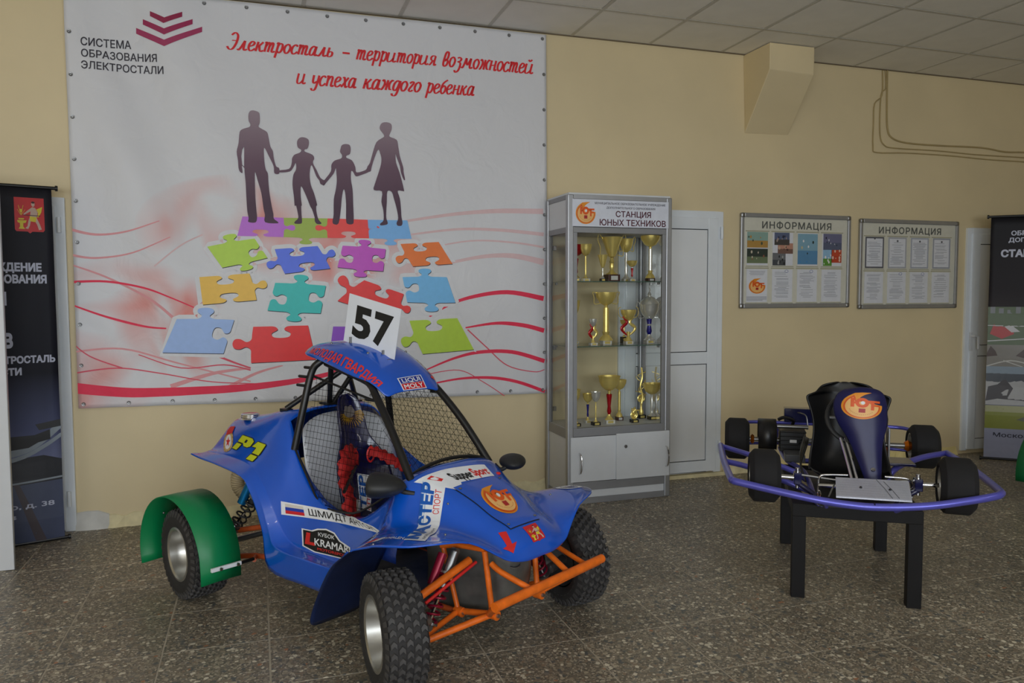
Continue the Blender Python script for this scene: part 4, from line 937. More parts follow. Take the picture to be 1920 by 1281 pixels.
trophy(1202, 783, 689, -.16, 24, S3, 'tall openwork gold figure trophy at the back right of the bottom shelf', kind='figure', shelf='bottom', base=('marbb', .056, .026))
trophy(1222, 790, 719, -.24, 31, S3, 'gold bowl trophy with a silver wire stem, rightmost on the bottom shelf', stem='silver', shelf='bottom', base=('marbb', .054, .026))

# ================================================================== ROLLER POSTERS
def poster(A, B, z0, z1, label, draw, lean=0.0, end_a=True, end_b=True, bgstops=None, name='roll_up_poster'):
    """sheet hanging between a top and a bottom bar; A, B floor points of its two edges (left, right as seen)"""
    A, B = Vector(A), Vector(B); d = (B-A); L = d.length; ang = atan2(d.y, d.x)
    t = thing(name, label, 'poster', (A.x, A.y, 0), ang)
    m = gradz(name+'_print', bgstops, z0, z1, .6) if bgstops else prt((20, 20, 26))
    n = 24; rows = []
    for i in range(n+1):
        u = i/n; rows.append([(L*u, .006*sin(6*u)+.004*sin(3*v/4+4*u)+lean*(1-v/30), z0+(z1-z0)*v/30) for v in range(31)])
    MB().grid(rows).build('sheet', m, t, solid=.001, soff=0)
    F = lambda u, v, off: (L*u, .006*sin(6*u)+.004*sin(3*v*7.5+4*u)+lean*(1-v)-off-.001, z0+(z1-z0)*v)
    for z, e in ((z1+.006, 0), (z0-.004, lean)):
        b = MB().cyl((-.02, e, z), (L+.022, e, z), .010, 12); b.build('bar', M['black'], t)
        for x in (-.022, L+.024): MB().cyl((x-.006, e, z), (x+.006, e, z), .016, 12).build('end_cap', M['black'], t)
    draw(F, t); return t
TXP = prt((190, 194, 214), .4)
def left_poster(F, t):
    S = .06
    # the visible right edge of the sheet is u = 1
    arms(F, t, .795, .955, .873, .972, .0008, .05)
    for s, u0, u1, v0, v1, bo in (('УЧРЕЖДЕНИЕ', .54, .93, .768, .790, .05), ('ОБРАЗОВАНИЯ', .545, .955, .735, .757, .05), ('СТАНЦИЯ', .40, .735, .675, .708, .06), ('ТЕХНИКОВ', .32, .76, .556, .594, .06),
                                  ('ЭЛЕКТРОСТАЛЬ', .575, .985, .511, .530, .05), ('ОБЛАСТИ', .54, .80, .478, .497, .05)):
        lay('lettering', text(s, u0, u1, v0, v1, bo), F, TXP, t, S, .0008)
    lay('floor_print', tess([(0, 0), (1, 0), (1, .17), (0, .15)]), F, prt((62, 70, 98), .4), t, S, .0006)
    lay('dark_print', tess([(0, .15), (1, .17), (1, .23), (.9, .245), (.5, .235), (0, .215)]), F, prt((22, 24, 34), .4), t, S, .0009)
    lay('strip_print', tess([(.84, 0), (.90, 0.0), (.82, .10), (.76, .17), (.73, .168)]), F, prt((66, 56, 62), .4), t, S, .0012)
    lay('tube_print', [swp([(.4, .235), (.7, .255), (.85, .275), (1.0, .33)], .022), swp([(.4, .215), (.75, .24), (.9, .27), (1.0, .30)], .012), swp([(.5, .166), (.8, .172), (1, .178)], .005)], F, prt((140, 150, 160), .4), t, S, .0014)
    lay('engine_print', [tess([(.62, .285), (.66, .305), (.86, .305), (.90, .29), (.82, .27), (.62, .262)]), tess([(.6, .35), (.68, .335), (.70, .34), (.6, .37)]), tess([(.86, .335), (1, .345), (1, .325), (.88, .318)]), tess([(.82, .30), (.94, .318), (.94, .29), (.84, .28)])], F, prt((14, 14, 20), .4), t, S, .0016)
    lay('lettering', text('ул. Радио, д. 38', .40, .95, .099, .113, .02), F, TXP, t, S, .0018); lay('lettering', text('8-48', .44, .74, .070, .083, .02), F, TXP, t, S, .0018)
def swp(P_, w): 
    q = crom([Vector((*p, 0)) for p in P_], 5); return ribbon([(p.x, p.y) for p in q], w)
# left one: right edge pixel 97..110 -> X about -1.10
pa, pb = atz(-120, 1046, 0.012), atz(116, 1010, 0.012)
pb = Vector((-1.088, -.165, 0)); pa = Vector((-1.93, -.44, 0))
poster(pa, pb, .015, 2.0, 'dark roll-up poster with a red city crest, leaning on the left door', left_poster, 0.0, bgstops=[(0, (72, 82, 116)), (.2, (122, 128, 162)), (.32, (84, 90, 124)), (.48, (24, 26, 38)), (1, (36, 36, 44))])
def right_poster(F, t):
    S = .06
    for s, u0, u1, v0, v1, bo in (('ОБРАЗОВАТЕЛЬНОЕ', .17, .80, .925, .943, .03), ('ДОПОЛНИТЕЛЬНОГО', .15, .82, .898, .915, .03), ('СТАНЦИЯ', .09, .52, .838, .866, .05)):
        lay('lettering', text(s, u0, u1, v0, v1, bo), F, TXP, t, S, .0008)
    R_ = lambda a, b, c, d: tess([(a, c), (b, c), (b, d), (a, d)])
    lay('meadow_print', R_(0, 1, .475, .632), F, prt((72, 92, 52), .4), t, S, .0008); lay('track_print', R_(0, 1, .385, .475), F, prt((128, 124, 118), .4), t, S, .0009)
    lay('crowd_print', [R_(.02+k*.07, .06+k*.07, .605, .632-.006*(k % 3)) for k in range(12)], F, prt((120, 124, 130), .4), t, S, .001)
    lay('red_car_print', [tess([(.02, .52), (.05, .56), (.14, .585), (.2, .57), (.22, .52), (.12, .50)])], F, prt((176, 34, 30), .4), t, S, .0011)
    lay('white_print', [tess([(.14, .55), (.19, .56), (.27, .53), (.2, .527)]), swp([(0, .49), (.2, .497), (.38, .50), (.46, .47)], .004), swp([(0, .555), (.3, .553), (.5, .56)], .003), swp([(.3, .60), (.31, .53)], .004)], F, prt((196, 196, 200), .4), t, S, .0013)
    lay('kart_print', [tess([(0, .44), (.03, .47), (.07, .45), (.09, .43), (0, .425)]), tess([(.24, .43), (.3, .455), (.34, .47), (.4, .45), (.47, .43), (.36, .415)])], F, prt((66, 46, 40), .4), t, S, .0014)
    lay('track_line_print', [swp([(0, .385), (.2, .41), (.4, .39)], .005), swp([(.14, .41), (.3, .385)], .004)], F, prt((190, 190, 186), .4), t, S, .0012)
    lay('forest_print', R_(0, 1, .315, .385), F, prt((56, 62, 72), .4), t, S, .001); lay('snow_print', R_(0, 1, .225, .33), F, prt((166, 166, 168), .4), t, S, .0012)
    lay('winter_sky_print', R_(0, 1, .355, .385), F, prt((132, 148, 164), .4), t, S, .0012)
    lay('kart_crowd_print', [tess([(0, .24), (.02, .30), (.10, .31), (.16, .335), (.22, .30), (.3, .26), (.36, .30), (.42, .325), (.55, .30), (.7, .32), (.85, .28), (1, .3), (1, .225), (.5, .228), (.3, .245), (.1, .25)])], F, prt((40, 30, 34), .4), t, S, .0015)
    lay('flag_print', [tess([(.42, .34), (.44, .375), (.5, .37), (.54, .345), (.48, .33)])], F, prt((196, 88, 60), .4), t, S, .0017)
    lay('field_print', R_(0, 1, .125, .222), F, prt((128, 134, 46), .4), t, S, .001); lay('field_sky_print', R_(0, 1, .195, .222), F, prt((160, 160, 118), .4), t, S, .0012)
    lay('buggy_print', [tess([(.26, .165), (.36, .185), (.44, .18), (.56, .16), (.5, .152), (.34, .158)])], F, prt((98, 98, 78), .4), t, S, .0014)
    lay('address_print', R_(0, 1, .0, .125), F, prt((150, 154, 180), .4), t, S, .001)
    lay('lettering', text('Московская область', .075, .88, .090, .108, .02), F, prt((50, 52, 70)), t, S, .0016); lay('lettering', text('8(496)', .47, .72, .066, .082, .02), F, prt((50, 52, 70)), t, S, .0016)
ra = Vector((5.772, -.25, 0)); rb = ra+Vector((.755, -.656, 0)).normalized()*.86
poster(ra, rb, .02, 2.02, 'dark roll-up poster with kart racing photos, beside the right door', right_poster, bgstops=[(0, (150, 154, 180)), (.5, (70, 66, 70)), (.7, (38, 34, 40)), (1, (26, 26, 32))])

# tall white board at the very left edge
wp = thing('white_board', 'tall plain white board standing on the floor at the left edge of the picture', 'board', (-1.58, -.655, 0))
def wpb(name, m, *b): return MB().box(*b).build(name, m, wp, world=True, smooth=False, bevel=.0015)
wpb('board_core', M['white'], -1.95, -1.213, -.664, -.645, .003, 2.0)
wpb('edge_strip', M['alu'], -1.2128, -1.2105, -.6645, -.6445, .003, 2.0)
for x in (-1.9, -1.35): wpb('foot', M['alud'], x, x+.03, -.72, -.60, 0, .003)

# ================================================================== CROSS-COUNTRY BUGGY
BO = Vector((.882, -2.222, 0)); BA = atan2(-.86, .51)
bug = thing('buggy', 'blue one-seat racing buggy with number plate, black roll cage and green rear mudguards', 'buggy', BO, BA)
BMi = root_mat(bug).inverted(); CL = BMi @ CAM
def bray(px, py): return (BMi.to_3x3() @ ray(px, py)).normalized()

# ---- body shell: rows from rear to front; columns centre -> rim -> flank -> lip (y mirrored)
rowsh = [
 [(-1.55,0,.57),(-1.55,.13,.57),(-1.56,.24,.575),(-1.585,.29,.585),(-1.61,.335,.598),(-1.63,.37,.61),(-1.63,.42,.62),(-1.605,.455,.626)],
 [(-1.56,0,.745),(-1.56,.13,.745),(-1.58,.235,.745),(-1.60,.29,.685),(-1.62,.335,.630),(-1.61,.37,.622),(-1.59,.42,.619),(-1.555,.455,.62)],
 [(-1.48,0,.79),(-1.48,.13,.79),(-1.495,.235,.785),(-1.52,.285,.735),(-1.55,.335,.645),(-1.55,.375,.625),(-1.54,.415,.62),(-1.50,.455,.615)],
 [(-1.30,0,.82),(-1.30,.12,.82),(-1.32,.23,.815),(-1.34,.30,.76),(-1.37,.345,.67),(-1.38,.38,.63),(-1.385,.42,.615),(-1.37,.45,.605)],
 [(-1.11,0,.862),(-1.11,.12,.86),(-1.13,.235,.85),(-1.16,.305,.77),(-1.17,.35,.68),(-1.17,.39,.62),(-1.16,.42,.60),(-1.15,.45,.58)],
 [(-1.05,0,.862),(-1.05,.13,.857),(-1.045,.25,.82),(-1.06,.315,.735),(-1.06,.36,.64),(-1.06,.40,.565),(-1.07,.43,.545),(-1.08,.45,.525)],
 [(-.98,0,.8),(-.98,.13,.8),(-.97,.272,.73),(-.97,.33,.655),(-.97,.37,.56),(-.98,.405,.485),(-1.0,.435,.468),(-1.025,.45,.45)],
 [(-.9,0,.7),(-.9,.13,.7),(-.905,.28,.63),(-.90,.335,.555),(-.90,.37,.47),(-.915,.398,.385),(-.945,.438,.37),(-.975,.45,.35)],
 [(-.8,0,.6),(-.8,.13,.6),(-.80,.28,.52),(-.80,.335,.46),(-.805,.37,.385),(-.83,.392,.318),(-.87,.450,.306),(-.93,.45,.20)],
 [(-.62,0,.5),(-.62,.13,.5),(-.62,.28,.465),(-.62,.335,.42),(-.63,.37,.355),(-.64,.392,.312),(-.66,.450,.303),(-.68,.445,.19)],
 [(-.45,0,.5),(-.45,.13,.5),(-.45,.275,.495),(-.45,.33,.445),(-.45,.37,.375),(-.47,.388,.314),(-.49,.445,.304),(-.52,.44,.19)],
 [(-.33,0,.5),(-.33,.13,.5),(-.325,.253,.59),(-.31,.315,.51),(-.295,.368,.425),(-.36,.388,.34),(-.405,.42,.29),(-.455,.43,.19)],
 [(-.25,0,.70),(-.25,.12,.695),(-.245,.235,.672),(-.24,.30,.60),(-.235,.37,.512),(-.24,.43,.475),(-.25,.50,.45),(-.25,.56,.435)],
 [(-.10,0,.645),(-.10,.10,.643),(-.10,.18,.625),(-.10,.25,.57),(-.10,.34,.53),(-.10,.42,.52),(-.10,.50,.515),(-.10,.56,.505)],
 [(0,0,.60),(0,.09,.598),(0,.155,.583),(0,.23,.53),(0,.33,.525),(0,.42,.54),(0,.50,.54),(0,.56,.53)],
 [(.08,0,.552),(.08,.08,.550),(.08,.135,.54),(.08,.21,.50),(.08,.31,.52),(.085,.40,.54),(.09,.48,.545),(.09,.53,.54)],
 [(.155,0,.52),(.155,.07,.518),(.155,.125,.508),(.155,.19,.48),(.155,.26,.50),(.155,.33,.525),(.15,.40,.54),(.15,.46,.545)],
 [(.222,0,.47),(.222,.07,.468),(.217,.12,.462),(.21,.175,.455),(.20,.22,.475),(.195,.26,.495),(.185,.31,.52),(.175,.36,.535)],
 [(.245,0,.405),(.245,.07,.405),(.24,.12,.412),(.235,.17,.428),(.222,.21,.452),(.21,.245,.475),(.198,.285,.50),(.185,.33,.522)]]
def _lp(a, b, t): return tuple(a[i]+(b[i]-a[i])*t for i in range(3))
rowsh = [r[:5]+[_lp(r[4], r[5], .8), r[5], _lp(r[5], r[6], .22), _lp(r[5], r[6], .78), r[6], _lp(r[6], r[7], .2), r[7]] for r in rowsh]
rows = [[(x, -y, z) for x, y, z in reversed(r[1:])]+list(r) for r in rowsh]
NCOL = 23; ci = 11
holes = set()
for i in range(5, 12):
    for j in range(ci-2, ci+2): holes.add((i, j))
for s_ in (range(0, 7), range(NCOL-1-7, NCOL-1)):
    for j in s_: holes.add((11, j))
def fine(rows, holes, k=4):
    R1 = [crom(r, k) for r in rows]; cols = [crom([r[j] for r in R1], k) for j in range(len(R1[0]))]
    G = [[tuple(cols[j][i]) for j in range(len(cols))] for i in range(len(cols[0]))]
    return G, {(i*k+a, j*k+b_) for i, j in holes for a in range(k) for b_ in range(k)}
_G, _H = fine(rows, holes)
bmb = MB().grid(_G, _H)
# front mudguard flaps behind the front wheels
for s in (-1, 1):
    fl_ = [[(x, s*y, z) for y in (.29, .38, .48, .56)] for x, z in ((-.25, .452), (-.32, .385), (-.385, .29), (-.44, .19), (-.48, .10))]
    fl_[0] = [(-.24, s*.30, .58) if False else (-.235, s*.36, .50), (-.25, s*.43, .474), (-.25, s*.50, .449), (-.25, s*.56, .434)]
    MB().grid(fl_).build('mudflap', M['flap'], bug, sub=2, solid=.004)
body = bmb.build('body', M['blue'], bug, ang=42, solid=.006, label='glossy blue fibreglass body with flared wheel arches')
dg = bpy.context.evaluated_depsgraph_get()
def bvh_of(o):
    dg = bpy.context.evaluated_depsgraph_get(); dg.update(); e = o.evaluated_get(dg); me = e.to_mesh()
    t = BVHTree.FromPolygons([v.co.copy() for v in me.vertices], [tuple(p.vertices) for p in me.polygons]); e.to_mesh_clear(); return t
BVB = bvh_of(body)
def surf(bv, px, py, ray_=None, C_=None):
    d = bray(px, py) if ray_ is None else ray_(px, py); h = bv.ray_cast(CL if C_ is None else C_, d); return h[0]
def decalF(bv, q, rayf=None, C_=None):
    """quad q (TL, TR, BR, BL) of surface points, shapes are projected along its normal onto the surface"""
    c = [Vector(p) for p in q]; C0 = CL if C_ is None else C_
    n = (c[1]-c[0]).cross(c[3]-c[0]).normalized()
    if n.dot(C0-c[0]) < 0: n = -n
    def F(u, v, off):
        p = (c[3]*(1-u)+c[2]*u)*(1-v)+(c[0]*(1-u)+c[1]*u)*v
        h = bv.ray_cast(p+n*.12, -n, .3)
        if h[0] is None:
            h = bv.find_nearest(p)
        nn = h[1] if h[1].dot(n) > 0 else -h[1]
        return h[0]+nn*(off+.0012)
    return F
def on_body(px, py, dflt=None):
    h = surf(BVB, px, py)
    if h is None:
        h = BVB.find_nearest(CL+bray(px, py)*(CL.length*.9))[0]; print('MISS', px, py)
    return h
def bdec(quad_px):
    cx, cy = sum(p[0] for p in quad_px)/4, sum(p[1] for p in quad_px)/4; out = []
    for p in quad_px:
        for k in range(10):
            h = surf(BVB, p[0]+(cx-p[0])*k*.1, p[1]+(cy-p[1])*k*.1)
            if h is not None: break
        if h is None:
            d_ = bray(*p); h = BVB.find_nearest(CL+d_*((-.38-CL.y)/d_.y))[0]; print('MISS', p, k)
        out.append(h)
    return decalF(BVB, out)
RC = lambda a, b, c, d: tess([(a, c), (b, c), (b, d), (a, d)])

# hood access panel (raised 2 mm) with quarter-turn fasteners
Fh = decalF(BVB, [(-.10, -.135, .62), (-.10, .135, .62), (.165, .085, .515), (.165, -.085, .515)])
lay('hood_seam', RC(-.012, 1.012, -.012, 1.012), Fh, M['gasket'], bug, .08, .0005)
hp = lay('hood_panel', RC(0, 1, 0, 1), Fh, M['blue'], bug, .05, .003)
for p in hp.data.polygons: p.use_smooth = True
for u, v in ((.06, .93), (.94, .93), (.06, .07), (.94, .07)):
    q = Fh(u, v, .004); MB().sphere(q, .007, 10, 6, (1, 1, .5)).build('fastener', M['steel'], bug)
emblem(Fh, bug, .16, .84, .22, .82, .0045, .06)

# stickers
def strip_text(F, s, u0, u1, v0, v1, m, bold=.02, shear=0, off=.002, step=.1): lay('lettering', text(s, u0, u1, v0, v1, bold, shear), F, m, bug, step, off)
BS = .06
Fn = bdec([(527, 940), (699, 987), (700, 1008), (528, 965)])       # driver strip on the side
lay('name_strip', RC(0, 1, 0, 1), Fn, M['whitep'], bug, BS, .0008); strip_text(Fn, 'ШМИДТ АНТОН', .225, .925, .22, .78, M['ink'], .008)
for k, c in enumerate(((206, 30, 40), (30, 60, 170), (216, 210, 200))): lay('flag', RC(.035, .185, .12+.25*k, .12+.25*(k+1)), Fn, prt(c), bug, BS, .0018)
Fc = bdec([(566, 990), (655, 1010), (660, 1052), (568, 1030)])     # cup sticker
def oval(F, g): pass
lay('sticker_white', [tess([(0, .15), (0, .98), (.2, .98), (.32, 1.12), (.5, 1.2), (.68, 1.1), (.8, .8), (1.02, .6), (1.02, -.02), (.25, -.02)])], Fc, M['whitep'], bug, BS, .0008)
lay('sticker_black', [tess([(.03, .19), (.03, .93), (.22, .93), (.34, 1.06), (.5, 1.13), (.66, 1.04), (.78, .74), (.99, .55), (.99, .03), (.27, .03)])], Fc, M['ink'], bug, BS, .0015)
strip_text(Fc, 'КУБОК', .34, .68, .78, .96, M['whitep'], .01, 0, .0025); strip_text(Fc, 'KRAMAR', .26, 1.0, .32, .66, M['whitep'], .02, 0, .0025)
lay('sticker_red', [tess([(.1, .84), (.18, .84), (.16, .42), (.27, .42), (.27, .28), (.06, .28)])], Fc, M['redp'], bug, BS, .0025); strip_text(Fc, 'MOTORSPORT', .32, .98, .12, .24, M['redp'], .02, 0, .0025)
# P1 and the guards badge on the tank side
Fp = bdec([(452, 815), (499, 832), (486, 866), (436, 846)])
YG = prt((206, 214, 30), .4)
P1 = [tess([(.10, 1.0), (.52, 1.0), (.60, .88), (.54, .56), (.44, .46), (.30, .46), (.24, .60), (.02, .60)], [(.30, .84), (.38, .84), (.35, .66), (.27, .66)]), tess([(.0, .52), (.2, .52), (.12, .14), (-.08, .14)]), tess([(.74, .94), (1.02, .94), (.92, .28), (.70, .28), (.76, .62), (.60, .60)]), tess([(.68, .20), (.90, .20), (.84, -.12), (.62, -.12)])]
P1e = [([(x*1.0+dx, y+dy) for x, y in g[0]], g[1]) for g in P1 for dx, dy in ((-.03, 0), (.03, 0), (0, -.04), (0, .04))]
lay('number_outline', P1e, Fp, M['ink'], bug, .2, .0008); lay('number_sticker', P1, Fp, YG, bug, .2, .002)
Fg = bdec([(425, 797), (442, 800), (433, 849), (415, 845)])
lay('badge_wreath', tess(circ(.5, .42, .5, .45, 24)), Fg, prt((206, 176, 120), .4), bug, .2, .0008)
lay('badge_rim', [tess(circ(.5+.46*cos(a*.42), .42+.41*sin(a*.42), .07, .05, 6)) for a in range(15)], Fg, prt((170, 130, 70), .4), bug, 0, .0009)
lay('badge_field', tess(circ(.5, .40, .32, .3, 20)), Fg, M['whitep'], bug, .2, .0015)
lay('badge_star', tess([(.5+(.26 if i % 2 == 0 else .1)*sin(i*pi/5), .40+(.22 if i % 2 == 0 else .09)*cos(i*pi/5)) for i in range(10)]), Fg, M['redp'], bug, .2, .0024)
lay('badge_flag', tess([(.18, .68), (.86, .74), (1.0, 1.0), (.7, 1.02), (.45, 1.04), (.22, .9)]), Fg, M['redp'], bug, .2, .0024)
# white band with slanted lettering on the cowl
Fs = bdec([(776, 905), (908, 872), (927, 893), (835, 915)])
lay('sticker_white', [tess([(0, 1), (1, 1), (1, 0), (.30, -.0), (.12, -.45), (.02, -.4), (-.02, .4)])], Fs, M['whitep'], bug, BS, .0006)
strip_text(Fs, 'Supper', .30, .66, .18, .70, M['ink'], .04, .15, .0014); strip_text(Fs, 'Sport', .665, .96, .22, .78, M['redp'], .04, .15, .0014)
lay('sticker_red', [tess([(.08, .78), (.17, .86), (.19, .45), (.12, .36)])], Fs, M['redp'], bug, 0, .0016)
Fm = bdec([(792, 902), (835, 915), (824, 985), (784, 987)])       # long vertical sticker over the hood flank
lay('sticker_white', RC(-.0, 1, 0, 1), Fm, M['whitep'], bug, .12, .0016)
def vtext(F, s, u0, u1, v0, v1, m, bold, off):       # lettering that reads upwards
    vs, fs = text(s, 0, 1, 0, 1, bold); lay('lettering', ([(u1-(u1-u0)*y, v0+(v1-v0)*x) for x, y in vs], fs), F, m, bug, .1, off)
BL2 = prt((20, 90, 180), .4)
vtext(Fm, 'СТЕР', .02, .52, -.02, .98, BL2, .05, .0026); vtext(Fm, 'СПОРТ', .60, .88, .30, .88, M['redp'], .004, .0026)
Fm2 = bdec([(785, 986), (824, 985), (797, 1016), (757, 1014)])
lay('sticker_white', RC(0, 1, 0, 1.02), Fm2, M['whitep'], bug, BS, .0010); vtext(Fm2, 'МА', .0, .58, .06, .98, BL2, .05, .0022)
vtext(Fm2, 'магазин', .72, .90, .12, .86, prt((110, 112, 118), .4), .0, .0022)
lay('sticker_stripe', [RC(.02+.09*k, .05+.09*k, 0, .98) for k in range(3)], Fm, prt((110, 160, 220), .4), bug, .1, .0021)
Fe = bdec([(700, 1010), (760, 1006), (757, 1017), (688, 1020)])
lay('sticker_white', [tess([(0, 0), (.3, .1), (.45, .9), (.3, .8)])], Fe, M['whitep'], bug, 0, .0008); lay('sticker_red', [tess([(-.1, .05), (.1, .05), (.25, .75), (.15, .75)])], Fe, M['redp'], bug, 0, .0008)
strip_text(Fe, 'WHALEN', .42, 1.0, .25, .75, M['whitep'], .02, .2, .0010)
# arrow, crest, scratches, red dot on the nose
Fa = bdec([(934, 1000), (968, 996), (968, 1036), (942, 1040)])
lay('arrow_sticker', tess([(0, 1.0), (.42, 1.0), (.70, .38), (1.0, .45), (.78, -.02), (.12, .26), (.38, .34)]), Fa, M['redp'], bug, .2, .001)
Fk = bdec([(979, 990), (1003, 981), (1023, 1010), (1000, 1020)]); arms(Fk, bug, 0, 1, 0, 1, .0009, .2)
q = on_body(934, 888); MB().sphere(q, .012, 12, 6, (1, 1, .6)).build('marker_button', M['redp'], bug)
Ft = decalF(BVB, [(.02, .42, .54), (.09, .50, .545), (.03, .53, .54), (-.05, .46, .53)])
lay('oval_sticker', tess(circ(.45, .5, .55, .5, 20)), Ft, M['whitep'], bug, 0, .001); lay('oval_sticker_letters', text('САЛЮТ', .12, .8, .3, .66, .02), Ft, prt((60, 60, 70)), bug, 0, .002)
# painted edges / rivets along the fender
for px, py in ((840, 945), (700, 1021), (835, 1003), (1032, 928), (655, 1034), (905, 884)):
    h = surf(BVB, px, py)
    if h: MB().sphere(h, .005, 8, 5).build('rivet', M['steel'], bug)

# fuel cap
h = on_body(470, 785); cb_ = MB()
cb_.lathe([(0, .026), (.030, .026), (.034, .022), (.034, .016), (.036, .014), (.036, .010), (.034, .008), (.038, .004), (.042, 0)], c=(h.x-.02, h.y+.01, h.z-.004), n=24)
cb_.v = [((v[0]-h.x)*1.3+h.x, (v[1]-h.y)*1.3+h.y, v[2]) for v in cb_.v]; cb_.build('fuel_cap', M['chrome'], bug)

# ---- interior: rear bulkhead tub, floor, dash bar
g_ = []
for x, z, w in ((-1.035, .838, .235), (-1.00, .78, .25), (-.97, .68, .262), (-.93, .56, .268), (-.89, .44, .268), (-.84, .32, .265), (-.70, .22, .26)):
    g_.append([(x+.05*(abs(k)/4)**2.5, w*k/4, z-.05*(abs(k)/4)**3) for k in range(-4, 5)])
MB().grid(g_).build('bulkhead_panel', M['grey'], bug, sub=1, solid=.004)
MB().box(-.95, -.16, -.27, .27, .165, .175).build('floor_pan', M['bulk'], bug, smooth=False)
for s in (1, -1):
    g_ = [[(x, s*w, z) for z, w in ((zt+(dz if s > 0 else 0), wt), (zt-.08, wt+.015), (max(.30, .30 if x < -.5 else .36), .285), (.18 if x < -.5 else .33, .285))] for x, zt, wt, dz in ((-.98, .70, .268, .02), (-.86, .57, .27, .07), (-.75, .50, .27, .09), (-.6, .455, .27, .09), (-.45, .48, .265, .06), (-.34, .56, .245, .02), (-.27, .64, .225, 0))]
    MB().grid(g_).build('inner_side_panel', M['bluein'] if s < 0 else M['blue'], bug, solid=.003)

# ---- seat
sr = [(z_, x_-.025*min(1, max(0, (z_-.3)/.3)), w_) for z_, x_, w_ in [(.93,-.915,.018),(.92,-.912,.045),(.895,-.905,.062),(.85,-.895,.072),(.79,-.88,.075),(.735,-.865,.08),(.70,-.85,.10),(.66,-.84,.13),(.60,-.825,.15),(.52,-.805,.155),(.44,-.785,.16),(.36,-.76,.165),(.29,-.70,.17),(.27,-.60,.17),(.29,-.48,.165)]]
g_ = [[(x+.05*(abs(k)/4)**2.2*(w/.15 if z > .32 else 1), w*k/4, z+(0 if z > .32 else .10*(abs(k)/4)**3)) for k in range(-4, 5)] for z, x, w in sr]
seat = MB().grid(g_).build('seat', M['navy'], bug, sub=2, solid=.012, soff=0, label='dark navy racing seat shell with a tall headrest')
BVS = bvh_of(seat)
def sdec(q): return decalF(BVS, q)
Fw = sdec([(-.87, -.068, .90), (-.87, .068, .90), (-.86, .068, .77), (-.86, -.068, .77)])
rn = random.Random(4)
fe = [tess([(.5+.18*cos(a), .55+.12*sin(a)), (.5+.48*cos(a+.12), .5+.40*sin(a+.12)), (.5+.52*cos(a+.05), .44+.44*sin(a)), (.5+.2*cos(a+.3), .5+.14*sin(a+.3))]) for a in [pi*(1.0+.075*k) for k in range(14)]+[pi*(.98), pi*.9, pi*.1, pi*.02]]
lay('gold_eagle_print', fe, Fw, prt((150, 112, 20), .35), seat, .12, .001)
lay('eagle_crown_print', [tess(circ(.5, .62, .24, .2, 16)), tess(circ(.4, .78, .08, .08, 8)), tess(circ(.6, .78, .08, .08, 8))], Fw, prt((112, 104, 100), .35), seat, .12, .0016)
for y in (-.045, .055): MB().sphere((-.815, y, .685), .011, 10, 6).build('seat_bolt', M['steel'], seat)
Fst = sdec([(-.72, -.03, .44), (-.72, .09, .45), (-.68, .09, .27), (-.68, -.03, .27)])
h_ = [BVS.ray_cast(CL, bray(*p))[0] for p in ((676, 886), (703, 890), (703, 958), (682, 950))]
if all(h_):
    Fst = decalF(BVS, h_)
    lay('sticker_white', RC(0, 1, 0, 1), Fst, M['whitep'], seat, .1, .001)
    vs, fs = text('МАСТЕР', 0, 1, 0, 1, .05); lay('lettering', ([(.55-.5*y, -.55+1.5*x) for x, y in vs], fs) if False else ([(.56-.46*y, .02+.94*x) for x, y in text('ТЕР', 0, 1, 0, 1, .05)[0]], text('ТЕР', 0, 1, 0, 1, .05)[1]), Fst, BL2, seat, .1, .002)
    lay('lettering', ([(.92-.26*y, .02+.8*x) for x, y in text('СПОРТ', 0, 1, 0, 1, .01)[0]], text('СПОРТ', 0, 1, 0, 1, .01)[1]), Fst, M['redp'], seat, .1, .002)
# harness: two shoulder straps hanging over the shell, lap strap
def strap(pts, w, name='harness_strap'):
    q = crom(pts, 6); b = MB(); n = len(q); L, R_ = [], []
    for i in range(n):
        t = (q[min(i+1, n-1)]-q[max(i-1, 0)]).normalized(); sd = t.cross(Vector((1, .0, .25))).normalized(); ww = w*(1+.25*sin(i*1.7))
        L.append(q[i]+sd*ww/2+Vector((.006*sin(i), 0, 0))); R_.append(q[i]-sd*ww/2)
    return b.grid([L, R_]).build(name, M['harness'], seat, solid=.004)
strap([(-.80, -.055, .665), (-.76, -.11, .70), (-.71, -.175, .69), (-.68, -.205, .64), (-.68, -.20, .58), (-.66, -.185, .50), (-.64, -.175, .42), (-.62, -.17, .34)], .055)
strap([(-.78, -.05, .65), (-.74, -.12, .66), (-.71, -.17, .61), (-.70, -.19, .55)], .05)
strap([(-.80, .03, .67), (-.77, .06, .66), (-.73, .10, .63), (-.70, .14, .60), (-.68, .165, .575)], .05)
strap([(-.66, -.19, .52), (-.64, -.215, .47), (-.64, -.18, .43)], .05)
for y in (-.06, .035): MB().lathe([(.020, -.002), (.026, .002), (.020, .006)], c=(-.795, y, .655), axis='x', n=16, sc=(1, 1.5)).build('harness_slot', M['redp'], seat)
seat.location = (0, -.022, 0)

